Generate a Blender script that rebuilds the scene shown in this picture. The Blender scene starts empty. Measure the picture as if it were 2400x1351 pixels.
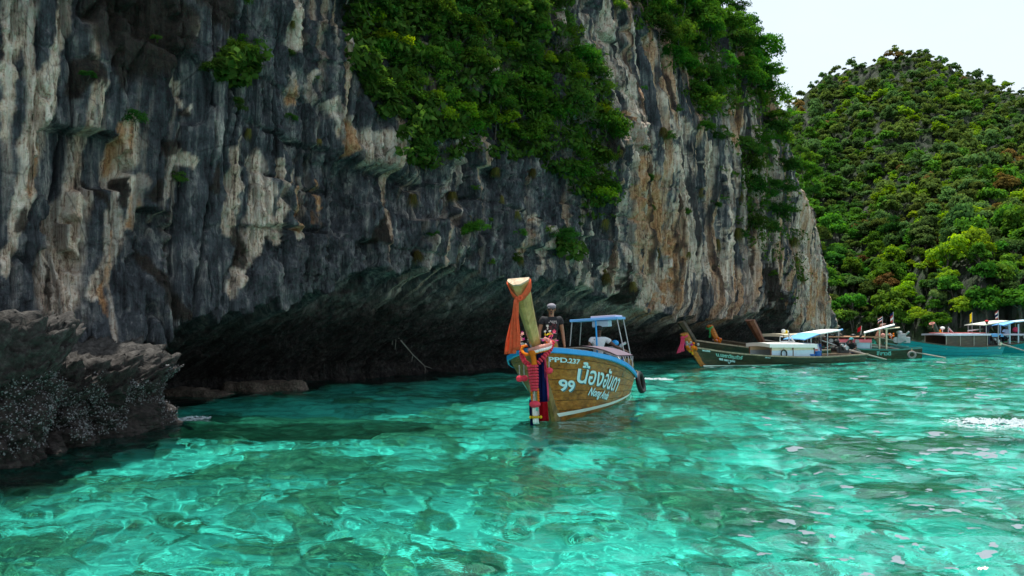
import bpy, bmesh, math, random
import numpy as np
from mathutils import Vector, Matrix, Euler

random.seed(7)
C = bpy.context.scene
COL = C.collection
PI = math.pi

# ------------------------------------------------------------------ camera, sky, sun, exposure
CAMH, HORI, FOC = 1.85, 760.0, 1867.0      # eye height (m), horizon row and focal length in photo pixels
cam_d = bpy.data.cameras.new('camera')
cam = bpy.data.objects.new('camera', cam_d)
COL.objects.link(cam)
cam.location = (0, 0, CAMH)
cam.rotation_euler = (PI/2, 0, 0)
cam_d.sensor_width = 36.0
cam_d.lens = 36.0*FOC/2400.0
cam_d.shift_y = (HORI-675.5)/2400.0
cam_d.clip_start = 0.1
cam_d.clip_end = 3000.0
C.camera = cam

SUN_AZ = Vector((-0.22, 0.975, 0)).normalized()
SUN_EL = math.radians(77)
sun_dir = SUN_AZ*math.cos(SUN_EL) + Vector((0, 0, math.sin(SUN_EL)))   # towards the sun

world = bpy.data.worlds.new('World')
C.world = world
world.use_nodes = True
wnt = world.node_tree
wnt.nodes.clear()
w_out = wnt.nodes.new('ShaderNodeOutputWorld')
w_bg = wnt.nodes.new('ShaderNodeBackground')
w_sky = wnt.nodes.new('ShaderNodeTexSky')
w_sky.sky_type = 'NISHITA'
w_sky.sun_disc = False
w_sky.sun_elevation = SUN_EL
w_sky.sun_rotation = math.atan2(SUN_AZ.x, SUN_AZ.y)
w_sky.air_density = 1.3
w_sky.dust_density = 3.0
w_sky.ozone_density = 1.0
w_bg.inputs['Strength'].default_value = 0.12
# thin bright veil of cloud over the whole sky
w_tc = wnt.nodes.new('ShaderNodeTexCoord')
w_no = wnt.nodes.new('ShaderNodeTexNoise')
w_no.inputs['Scale'].default_value = 1.6
w_no.inputs['Detail'].default_value = 7
w_no.inputs['Roughness'].default_value = 0.55
w_mp = wnt.nodes.new('ShaderNodeMapping')
w_mp.inputs['Scale'].default_value = (1, 1, 2.2)
w_rm = wnt.nodes.new('ShaderNodeMapRange')
w_rm.inputs['From Min'].default_value = 0.3
w_rm.inputs['From Max'].default_value = 0.75
w_rm.inputs['To Min'].default_value = 0.55
w_rm.inputs['To Max'].default_value = 0.95
w_mix = wnt.nodes.new('ShaderNodeMix')
w_mix.data_type = 'RGBA'
w_mix.inputs[7].default_value = (4.4, 4.9, 5.35, 1)
L = wnt.links.new
L(w_tc.outputs['Generated'], w_mp.inputs['Vector'])
L(w_mp.outputs[0], w_no.inputs['Vector'])
L(w_no.outputs[0], w_rm.inputs['Value'])
L(w_rm.outputs[0], w_mix.inputs[0])
L(w_sky.outputs[0], w_mix.inputs[6])
L(w_mix.outputs[2], w_bg.inputs[0])
L(w_bg.outputs[0], w_out.inputs[0])

sun_d = bpy.data.lights.new('sun', 'SUN')
sun_d.energy = 4.0
sun_d.angle = math.radians(0.53)
sun_d.color = (1.0, 0.95, 0.87)
sun = bpy.data.objects.new('sun', sun_d)
COL.objects.link(sun)
sun.location = (0, 0, 60)
sun.rotation_euler = sun_dir.to_track_quat('Z', 'Y').to_euler()

C.view_settings.view_transform = 'Standard'
C.view_settings.look = 'None'
C.view_settings.gamma = 1.0
C.view_settings.exposure = 0.84
try:
    C.view_settings.use_curve_mapping = False
except Exception:
    pass
C.render.engine = 'CYCLES'
C.cycles.use_denoising = True
C.cycles.max_bounces = 10
C.cycles.transparent_max_bounces = 12
C.cycles.caustics_refractive = True
C.cycles.caustics_reflective = True
C.cycles.sample_clamp_indirect = 6.0
C.cycles.blur_glossy = 0.5

# ------------------------------------------------------------------ small helpers
def pix(px, py, Y):
    """world point on the depth plane Y that the photo shows at pixel px, py"""
    return Vector(((px-1200.0)/FOC*Y, Y, CAMH+(HORI-py)/FOC*Y))

def on_water(px, py):
    Y = CAMH*FOC/(py-HORI)
    return Vector(((px-1200.0)/FOC*Y, Y, 0.0))

def tag(o, label=None, cat=None, group=None, kind=None):
    if label: o['label'] = label
    if cat: o['category'] = cat
    if group: o['group'] = group
    if kind: o['kind'] = kind
    return o

def empty(name, loc=(0, 0, 0), rz=0.0):
    o = bpy.data.objects.new(name, None)
    o.empty_display_size = 0.3
    COL.objects.link(o)
    o.location = loc
    o.rotation_euler = (0, 0, rz)
    return o

def link(name, me, mat=None, parent=None, smooth=False):
    o = bpy.data.objects.new(name, me)
    COL.objects.link(o)
    if mat is not None and len(me.materials) == 0:
        for m_ in (mat if isinstance(mat, (list, tuple)) else [mat]):
            me.materials.append(m_)
    if parent is not None:
        o.parent = parent
    if smooth:
        me.shade_smooth()
    return o

def copy_tree(o, parent=None):
    c = o.copy()
    COL.objects.link(c)
    c.parent = parent
    for ch in o.children:
        copy_tree(ch, c)
    return c

class MB:
    """collects simple solids in one mesh"""
    def __init__(s):
        s.v, s.f, s.m = [], [], []
        s.mi = 0
    def add(s, vs, fs):
        b = len(s.v)
        s.v += [tuple(p) for p in vs]
        for f in fs:
            s.f.append(tuple(i+b for i in f)); s.m.append(s.mi)
        return s
    def box(s, c, d, R=None):
        x, y, z = d[0]/2, d[1]/2, d[2]/2
        p = [Vector(q) for q in ((-x,-y,-z),(x,-y,-z),(x,y,-z),(-x,y,-z),(-x,-y,z),(x,-y,z),(x,y,z),(-x,y,z))]
        if R is not None: p = [R @ q for q in p]
        c = Vector(c)
        return s.add([q+c for q in p], [(0,3,2,1),(4,5,6,7),(0,1,5,4),(1,2,6,5),(2,3,7,6),(3,0,4,7)])
    def bar(s, a, b, w, h, up=(0,0,1)):
        a, b = Vector(a), Vector(b)
        d = (b-a); l = d.length; d = d/l
        u = Vector(up); r = d.cross(u)
        if r.length < 1e-4: r = d.cross(Vector((1,0,0)))
        r.normalize(); u = r.cross(d)
        R = Matrix((d, r, u)).transposed()
        return s.box((a+b)/2, (l, w, h), R)
    def tube(s, pts, r, n=8, caps=True):
        pts = [Vector(p) for p in pts]
        rs = r if isinstance(r, (list, tuple)) else [r]*len(pts)
        vs, fs = [], []
        ref = None
        for i, p in enumerate(pts):
            d = (pts[min(i+1, len(pts)-1)] - pts[max(i-1, 0)])
            if d.length < 1e-7: d = Vector((0,0,1))
            d.normalize()
            if ref is None:
                ref = d.cross(Vector((0,0,1)))
                if ref.length < 1e-3: ref = d.cross(Vector((1,0,0)))
            u = (ref - d*ref.dot(d)); u.normalize(); w = d.cross(u); ref = u
            for k in range(n):
                a = 2*PI*k/n
                vs.append(p + (u*math.cos(a)+w*math.sin(a))*rs[i])
        for i in range(len(pts)-1):
            for k in range(n):
                k2 = (k+1) % n
                fs.append((i*n+k, i*n+k2, (i+1)*n+k2, (i+1)*n+k))
        if caps:
            fs.append(tuple(range(n-1, -1, -1)))
            b = (len(pts)-1)*n
            fs.append(tuple(b+k for k in range(n)))
        return s.add(vs, fs)
    def ball(s, c, r, nu=10, nv=7):
        c = Vector(c); r = Vector((r, r, r)) if not hasattr(r, '__len__') else Vector(r)
        vs = [c+Vector((0,0,-r.z))]; fs = []
        for j in range(1, nv):
            t = -PI/2+PI*j/nv
            for i in range(nu):
                a = 2*PI*i/nu
                vs.append(c+Vector((r.x*math.cos(t)*math.cos(a), r.y*math.cos(t)*math.sin(a), r.z*math.sin(t))))
        vs.append(c+Vector((0,0,r.z)))
        top = len(vs)-1
        for i in range(nu):
            i2 = (i+1) % nu
            fs.append((0, 1+i2, 1+i))
            for j in range(nv-2):
                fs.append((1+j*nu+i, 1+j*nu+i2, 1+(j+1)*nu+i2, 1+(j+1)*nu+i))
            fs.append((1+(nv-2)*nu+i, 1+(nv-2)*nu+i2, top))
        return s.add(vs, fs)
    def torus(s, c, R, r, axis=(0,0,1), n=24, m=8, sq=1.0):
        c = Vector(c); ax = Vector(axis).normalized()
        u = ax.orthogonal().normalized(); w = ax.cross(u)
        vs, fs = [], []
        for i in range(n):
            a = 2*PI*i/n
            d = u*math.cos(a)+w*math.sin(a)
            for j in range(m):
                b = 2*PI*j/m
                vs.append(c+d*(R+r*math.cos(b))+ax*(r*sq*math.sin(b)))
        for i in range(n):
            for j in range(m):
                i2, j2 = (i+1) % n, (j+1) % m
                fs.append((i*m+j, i2*m+j, i2*m+j2, i*m+j2))
        return s.add(vs, fs)
    def grid(s, P):
        """P: rows of points -> quads"""
        n = len(P[0]); vs = [p for r in P for p in r]; fs = []
        for i in range(len(P)-1):
            for j in range(n-1):
                fs.append((i*n+j, i*n+j+1, (i+1)*n+j+1, (i+1)*n+j))
        return s.add(vs, fs)
    def build(s, name, mat, parent=None, smooth=False, bevel=0.0):
        me = bpy.data.meshes.new(name)
        me.from_pydata(s.v, [], s.f)
        mats = mat if isinstance(mat, (list, tuple)) else [mat]
        for m_ in mats: me.materials.append(m_)
        if len(mats) > 1:
            me.polygons.foreach_set('material_index', s.m)
        me.update()
        o = link(name, me, None, parent)
        if smooth:
            me.shade_smooth()
            me.set_sharp_from_angle(angle=math.radians(42))
        if bevel:
            md = o.modifiers.new('bevel', 'BEVEL'); md.width = bevel; md.segments = 2; md.limit_method = 'ANGLE'
        return o

def np_mesh(name, V, F, smooth=True, attrs=None):
    """V (n,3) float, F (m,4) or (m,3) int"""
    me = bpy.data.meshes.new(name)
    V = np.ascontiguousarray(V, dtype=np.float32); F = np.ascontiguousarray(F, dtype=np.int32)
    k = F.shape[1]
    me.vertices.add(len(V)); me.vertices.foreach_set('co', V.ravel())
    me.loops.add(F.size); me.loops.foreach_set('vertex_index', F.ravel())
    me.polygons.add(len(F)); me.polygons.foreach_set('loop_start', np.arange(0, F.size, k, dtype=np.int32))
    for an, av in (attrs or {}).items():
        av = np.asarray(av, dtype=np.float32)
        if av.ndim == 1:
            a = me.attributes.new(an, 'FLOAT', 'POINT'); a.data.foreach_set('value', av)
        else:
            a = me.attributes.new(an, 'FLOAT_COLOR', 'POINT'); a.data.foreach_set('color', av.ravel())
    me.update(calc_edges=True)
    me.validate()
    if smooth: me.shade_smooth()
    return me

def grid_faces(nr, nc):
    i = np.arange(nr-1)[:, None]*nc + np.arange(nc-1)[None, :]
    return np.stack([i, i+1, i+nc+1, i+nc], -1).reshape(-1, 4)

def _hash(ix, iy, iz, seed):
    h = (ix.astype(np.int64)*374761393 + iy.astype(np.int64)*668265263 + iz.astype(np.int64)*2147483647 + seed*974634777) & 0xFFFFFFFF
    h = ((h ^ (h >> 13))*1274126177) & 0xFFFFFFFF
    h = ((h ^ (h >> 16))*2246822519) & 0xFFFFFFFF
    return (h ^ (h >> 15)).astype(np.float64)/4294967296.0

def vnoise(x, y, z=None, seed=0):
    """smooth value noise 0..1 (2-D when z is None)"""
    x = np.asarray(x, float); y = np.asarray(y, float)
    x0 = np.floor(x); y0 = np.floor(y)
    fx = x-x0; fy = y-y0
    ux = fx*fx*fx*(fx*(fx*6-15)+10); uy = fy*fy*fy*(fy*(fy*6-15)+10)
    if z is None:
        o = np.zeros_like(x0)
        a = _hash(x0, y0, o, seed); b = _hash(x0+1, y0, o, seed); c = _hash(x0, y0+1, o, seed); d = _hash(x0+1, y0+1, o, seed)
        return (a*(1-ux)+b*ux)*(1-uy)+(c*(1-ux)+d*ux)*uy
    z = np.asarray(z, float); z0 = np.floor(z); fz = z-z0; uz = fz*fz*fz*(fz*(fz*6-15)+10)
    r = 0
    for k in (0, 1):
        a = _hash(x0, y0, z0+k, seed); b = _hash(x0+1, y0, z0+k, seed); c = _hash(x0, y0+1, z0+k, seed); d = _hash(x0+1, y0+1, z0+k, seed)
        p = (a*(1-ux)+b*ux)*(1-uy)+(c*(1-ux)+d*ux)*uy
        r = r + p*(uz if k else (1-uz))
    return r

def fbm(x, y, z=None, oct=4, lac=2.03, gain=0.5, seed=0):
    s = 0; a = 1.0; t = 0; f = 1.0
    for i in range(oct):
        s = s + a*(vnoise(x*f+17.3*i, y*f-9.1*i, None if z is None else z*f+3.7*i, seed+i)*2-1)
        t += a; a *= gain; f *= lac
    return s/t

def sstep(a, b, x):
    t = np.clip((x-a)/(b-a), 0, 1)
    return t*t*(3-2*t)

# ------------------------------------------------------------------ node helpers
class NT:
    def __init__(s, name):
        s.mat = bpy.data.materials.new(name); s.mat.use_nodes = True
        s.t = s.mat.node_tree; s.t.nodes.clear()
        s.out = s.n('ShaderNodeOutputMaterial')
    def n(s, typ, **kw):
        nd = s.t.nodes.new(typ)
        for k, v in kw.items(): setattr(nd, k, v)
        return nd
    def l(s, a, b): s.t.links.new(a, b)
    def setin(s, nd, key, v):
        if hasattr(v, 'is_output') or isinstance(v, bpy.types.NodeSocket): s.l(v, nd.inputs[key])
        else: nd.inputs[key].default_value = v
    def attr(s, name, out='Fac'):
        return s.n('ShaderNodeAttribute', attribute_name=name).outputs[out]
    def obj(s): return s.n('ShaderNodeTexCoord').outputs['Object']
    def geo(s): return s.n('ShaderNodeNewGeometry').outputs['Position']
    def map(s, vec, scale=(1,1,1), loc=(0,0,0), rot=(0,0,0)):
        m = s.n('ShaderNodeMapping'); s.l(vec, m.inputs[0])
        m.inputs['Scale'].default_value = scale; m.inputs['Location'].default_value = loc; m.inputs['Rotation'].default_value = rot
        return m.outputs[0]
    def noise(s, vec, scale=5.0, detail=4.0, rough=0.5, dist=0.0, out=0):
        m = s.n('ShaderNodeTexNoise'); s.l(vec, m.inputs['Vector'])
        m.inputs['Scale'].default_value = scale; m.inputs['Detail'].default_value = detail
        m.inputs['Roughness'].default_value = rough; m.inputs['Distortion'].default_value = dist
        return m.outputs[out]
    def vor(s, vec, scale=5.0, feature='F1', out=0):
        m = s.n('ShaderNodeTexVoronoi', feature=feature); s.l(vec, m.inputs['Vector']); m.inputs['Scale'].default_value = scale
        return m.outputs[out]
    def ramp(s, fac, stops, interp='LINEAR'):
        m = s.n('ShaderNodeValToRGB'); s.l(fac, m.inputs[0]); cr = m.color_ramp; cr.interpolation = interp
        while len(cr.elements) < len(stops): cr.elements.new(0.5)
        for e, (p, c) in zip(cr.elements, stops):
            e.position = p; e.color = (c, c, c, 1) if not hasattr(c, '__len__') else (c[0], c[1], c[2], 1)
        return m.outputs[0]
    def mrange(s, v, a, b, c=0.0, d=1.0, smooth=False):
        m = s.n('ShaderNodeMapRange'); s.l(v, m.inputs[0])
        if smooth: m.interpolation_type = 'SMOOTHSTEP'
        for i, q in enumerate((a, b, c, d)): m.inputs[i+1].default_value = q
        return m.outputs[0]
    def math(s, op, a, b=0.0, clamp=False):
        m = s.n('ShaderNodeMath', operation=op, use_clamp=clamp); s.setin(m, 0, a); s.setin(m, 1, b)
        return m.outputs[0]
    def mix(s, f, a, b, blend='MIX'):
        m = s.n('ShaderNodeMix', data_type='RGBA', blend_type=blend)
        s.setin(m, 0, f)
        for k, v in ((6, a), (7, b)):
            if isinstance(v, (tuple, list)) and len(v) == 3: v = (*v, 1)
            s.setin(m, k, v)
        return m.outputs[2]
    def hsv(s, col, h=0.5, sa=1.0, v=1.0):
        m = s.n('ShaderNodeHueSaturation'); s.setin(m, 'Hue', h); s.setin(m, 'Saturation', sa); s.setin(m, 'Value', v); s.setin(m, 'Color', col)
        return m.outputs[0]
    def bump(s, h, strength=0.5, dist=0.02, normal=None):
        m = s.n('ShaderNodeBump'); s.l(h, m.inputs['Height']); m.inputs['Strength'].default_value = strength; m.inputs['Distance'].default_value = dist
        if normal is not None: s.l(normal, m.inputs['Normal'])
        return m.outputs[0]
    def pbr(s, col, rough=0.7, metal=0.0, spec=0.5, normal=None, **kw):
        b = s.n('ShaderNodeBsdfPrincipled')
        if isinstance(col, (tuple, list)) and len(col) == 3: col = (*col, 1)
        s.setin(b, 'Base Color', col); s.setin(b, 'Roughness', rough); s.setin(b, 'Metallic', metal); s.setin(b, 'Specular IOR Level', spec)
        if normal is not None: s.l(normal, b.inputs['Normal'])
        for k, v in kw.items(): s.setin(b, k.replace('_', ' '), v)
        s.l(b.outputs[0], s.out.inputs[0])
        return b

def simple_mat(name, col, rough=0.6, metal=0.0, var=0.25, scale=6.0, spec=0.4, bump=0.0):
    """one colour with worn, uneven tone"""
    m = NT(name)
    v = m.obj()
    n1 = m.noise(v, scale, 5, 0.6)
    n2 = m.noise(v, scale*7, 4, 0.6)
    f = m.math('ADD', m.math('MULTIPLY', n1, 0.6), m.math('MULTIPLY', n2, 0.4))
    d = tuple(c*(1-var) for c in col); li = tuple(min(1, c*(1+var)) for c in col)
    c = m.ramp(f, [(0.3, d), (0.5, col), (0.7, li)])
    m.pbr(c, rough, metal, spec, m.bump(n2, bump, 0.01) if bump else None)
    return m.mat

def cloth_mat(name, col, trans=0.45, var=0.12):
    """thin woven cloth or petals that glow when lit from behind"""
    m = NT(name)
    n = m.noise(m.obj(), 16, 4, 0.6)
    c = m.ramp(n, [(0.3, tuple(q*(1-var) for q in col)), (0.7, tuple(min(1, q*(1+var)) for q in col))])
    df = m.n('ShaderNodeBsdfDiffuse'); m.l(c, df.inputs[0]); tr = m.n('ShaderNodeBsdfTranslucent'); m.l(c, tr.inputs[0])
    mx = m.n('ShaderNodeMixShader'); mx.inputs[0].default_value = trans; m.l(df.outputs[0], mx.inputs[1]); m.l(tr.outputs[0], mx.inputs[2]); m.l(mx.outputs[0], m.out.inputs[0])
    return m.mat
# ------------------------------------------------------------------ water and seabed
def wave_z(x, y):
    """height of the sea surface: a few crossing swells plus chop, calmer far away"""
    r = np.hypot(x, y)
    z = np.zeros_like(x)
    rng = np.random.RandomState(3)
    wx = x + 0.25*fbm(x*0.6, y*0.6, oct=2, seed=5)
    wy = y + 0.25*fbm(x*0.6+40, y*0.6, oct=2, seed=6)
    for k in range(28):
        lam = 0.22*(1.15**k)*(0.9+0.2*rng.rand())
        if lam > 9: break
        ang = math.radians(rng.normal(60, 42))
        kx, ky = 2*PI/lam*math.cos(ang), 2*PI/lam*math.sin(ang)
        amp = 0.0074*lam**0.82*(0.6+0.8*rng.rand())
        if lam > 1.6: amp *= 0.5
        ph = kx*wx+ky*wy+rng.rand()*6.28
        env = 0.5+0.9*vnoise(x/(lam*3)+k*7.1, y/(lam*3)-k*3.3, seed=40+k)
        fade = np.clip(lam*16/np.maximum(r*r/ (CAMH*800)*1.0, 1e-3)/1.0, 0, 1) if False else 1.0
        s = np.sin(ph)
        z += amp*env*fade*(s + 0.22*np.cos(2*ph))
    z += 0.012*fbm(x*1.7, y*1.7, oct=3, seed=11)
    return z

def radial_rows(y0, y1, first, ratio, maxstep):
    ys = [y0]; st = first
    while ys[-1] < y1:
        ys.append(ys[-1]+st); st = min(max(first, (ys[-1]-y0+3.5)*ratio), maxstep)
    return np.array(ys)

def build_water():
    ys = np.concatenate([np.linspace(-60, 0, 9), radial_rows(1.5, 75, 0.035, 0.0062, 0.5), np.linspace(78, 400, 24)])
    u = np.concatenate([-np.geomspace(9, 0.95, 14)[:-1], np.linspace(-0.9, 0.9, 620), np.geomspace(0.95, 9, 14)[1:]])
    base = np.where(ys < 5, 5.0, ys)
    X = u[None, :]*base[:, None]; Yg = np.repeat(ys[:, None], len(u), 1)
    Z = wave_z(X.ravel(), Yg.ravel()).reshape(X.shape)
    V = np.stack([X, Yg, Z], -1).reshape(-1, 3)
    me = np_mesh('water', V, grid_faces(len(ys), len(u)), True)
    m = NT('sea_water')
    p = m.geo()
    # fine wind ripples
    n1 = m.noise(m.map(p, (1, 1.5, 1), rot=(0, 0, 0.6)), 2.6, 4, 0.6, 1.2)
    nrm = m.bump(n1, 0.26, 0.05)
    rf = m.n('ShaderNodeBsdfRefraction'); rf.inputs['IOR'].default_value = 1.33; rf.inputs['Roughness'].default_value = 0.0
    rf.inputs['Color'].default_value = (0.235, 0.865, 0.83, 1)
    gl = m.n('ShaderNodeBsdfGlossy'); gl.inputs['Roughness'].default_value = 0.03; gl.inputs['Color'].default_value = (0.95, 0.97, 1, 1)
    fr = m.n('ShaderNodeFresnel'); fr.inputs['IOR'].default_value = 1.29
    m.l(nrm, rf.inputs['Normal']); m.l(nrm, gl.inputs['Normal']); m.l(nrm, fr.inputs['Normal'])
    mx = m.n('ShaderNodeMixShader'); m.l(fr.outputs[0], mx.inputs[0]); m.l(rf.outputs[0], mx.inputs[1]); m.l(gl.outputs[0], mx.inputs[2])
    m.l(mx.outputs[0], m.out.inputs[0])
    o = link('water', me, m.mat)
    tag(o, 'clear turquoise sea water rippling over pale sand and dark coral', kind='structure')
    o.cycles.is_caustics_caster = True
    return o

def bed_z(x, y):
    return -1.75 + 0.25*fbm(x*0.15, y*0.15, oct=3, seed=21)

def build_bed():
    ys = np.concatenate([np.linspace(-60, 0, 7), radial_rows(1.5, 75, 0.06, 0.009, 0.6), np.linspace(78, 400, 14)])
    u = np.concatenate([-np.geomspace(9, 1.05, 10)[:-1], np.linspace(-1, 1, 420), np.geomspace(1.05, 9, 10)[1:]])
    base = np.where(ys < 5, 5.0, ys)
    X = (u[None, :]*base[:, None]).ravel(); Yg = np.repeat(ys[:, None], len(u), 1).ravel()
    Z = bed_z(X, Yg)
    base_ = fbm(X*0.8, Yg*0.62, oct=6, gain=0.66, seed=31)+0.10*fbm(X*4, Yg*4, oct=3, seed=32)
    base2 = fbm(X*1.9+7, Yg*1.5, oct=5, gain=0.62, seed=34)
    named = np.zeros_like(X)
    for (px, py, wx, wy) in [(1060, 957, 60, 8), (1010, 1015, 170, 24), (1420, 1010, 150, 30), (1560, 985, 120, 16), (800, 1085, 130, 34), (880, 1130, 90, 20), (700, 1180, 60, 26), (1160, 1090, 110, 26), (1230, 1180, 130, 40),
            (1340, 1240, 90, 22), (1000, 1215, 60, 24), (1700, 940, 150, 20), (1900, 965, 120, 10), (1980, 1050, 140, 26), (2200, 1040, 160, 20), (2130, 1150, 150, 22), (1720, 1190, 170, 46), (1900, 1235, 40, 18), (240, 1118, 90, 10),
            (520, 1108, 80, 14), (60, 1145, 70, 14), (420, 1270, 60, 18), (600, 1290, 130, 26), (120, 1190, 60, 8), (860, 1320, 130, 34), (1080, 1320, 90, 20), (1500, 1150, 90, 22), (1620, 1040, 90, 18), (1470, 1080, 90, 14), (330, 1170, 90, 10), (760, 1235, 60, 14)]:
        p = on_water(px, py); d = p.xy.length; sr = (p.y/math.hypot(p.y, CAMH))/1.33
        k = 1+1.6*sr/math.sqrt(1-sr*sr)/d
        cx, cy = p.x*k, p.y*k
        rx = wx/FOC*p.y; ry = wy*p.y*p.y/(FOC*CAMH)
        q = 1.25-np.hypot((X-cx)/rx, (Yg-cy)/ry)+0.9*base2
        named = np.maximum(named, sstep(0.1, 0.4, q))
    rock = np.maximum(sstep(0.02, 0.16, base_-0.10), np.maximum(named, 0.8*sstep(0.14, 0.26, base2-0.04)))
    Z = Z + rock*(0.2+0.3*np.abs(fbm(X*2, Yg*2, oct=4, seed=33)))
    me = np_mesh('seabed', np.stack([X, Yg, Z], -1), grid_faces(len(ys), len(u)), True, {'rock': rock})
    m = NT('sandy_seabed')
    p = m.geo()
    r = m.attr('rock')
    n = m.noise(p, 2.5, 6, 0.62)
    rr = m.math('MULTIPLY', r, 0.86)
    sand = m.ramp(n, [(0.3, (0.48, 0.49, 0.42)), (0.65, (0.62, 0.63, 0.54))])
    rk = m.ramp(m.noise(p, 7, 5, 0.65), [(0.3, (0.05, 0.035, 0.022)), (0.5, (0.22, 0.11, 0.055)), (0.66, (0.68, 0.37, 0.18))])
    m.pbr(m.mix(rr, sand, rk), 0.9, 0, 0.0)
    o = link('seabed', me, m.mat)
    tag(o, 'sandy seabed with dark coral rock showing through clear water', kind='structure')
    o.cycles.is_caustics_receiver = True
    return o
build_water(); build_bed()
sun_d.cycles.is_caustics_light = True
# ------------------------------------------------------------------ limestone cliff
TX, TY = 0.561, 0.828           # direction along the wall
NX, NY = 0.828, -0.561          # towards the open water
P0 = (0.0, 31.0)
def wall_pt(s, o, z):
    return Vector((P0[0]+TX*s+NX*o, P0[1]+TY*s+NY*o, z))
def wall_px(s, z, o=2.0):
    x = P0[0]+TX*s+NX*o; y = P0[1]+TY*s+NY*o
    return 1200+x/y*FOC, HORI-(z-CAMH)/y*FOC
def px_wall(px, py, o=2.0):
    d = (px-1200)/FOC
    Y = (-(P0[0]*NX+P0[1]*NY)*-1*-1 + o)/(d*NX+NY) if False else (o + P0[0]*NX + P0[1]*NY)/(d*NX+NY)
    x = d*Y
    return (x-P0[0])*TX+(Y-P0[1])*TY, CAMH+(HORI-py)/FOC*Y

_lip_s = [-40, -19, -16.7, -14.1, -10.9, -7.5, -3, 0.5, 3.3, 7.4, 11, 15.4, 22, 28, 32.5, 34.5, 37, 60]
_lip_z = [1.2, 1.2, 1.5, 2.2, 3.1, 3.5, 3.5, 3.45, 3.2, 2.6, 2.2, 2.2, 2.5, 3.0, 2.8, 1.7, 0.9, 0.7]
_dep = [0.8, 0.8, 3.2, 5.2, 5.4, 5.2, 4.8, 4.4, 4.0, 3.6, 3.4, 3.4, 3.4, 3.2, 2.2, 1.0, 0.3, 0.2]
_sil = [px_wall(a, b) for a, b in ((1690, -150), (1738, 0), (1800, 110), (1850, 190), (1876, 300), (1886, 440), (1908, 500), (1925, 580), (1935, 680), (1960, 755), (1985, 790))]
_sil = sorted([(z, s) for s, z in _sil])
_silz = [q[0] for q in _sil]; _sils = [q[1] for q in _sil]

def ridged(a): return 1-np.abs(a)*2

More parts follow.
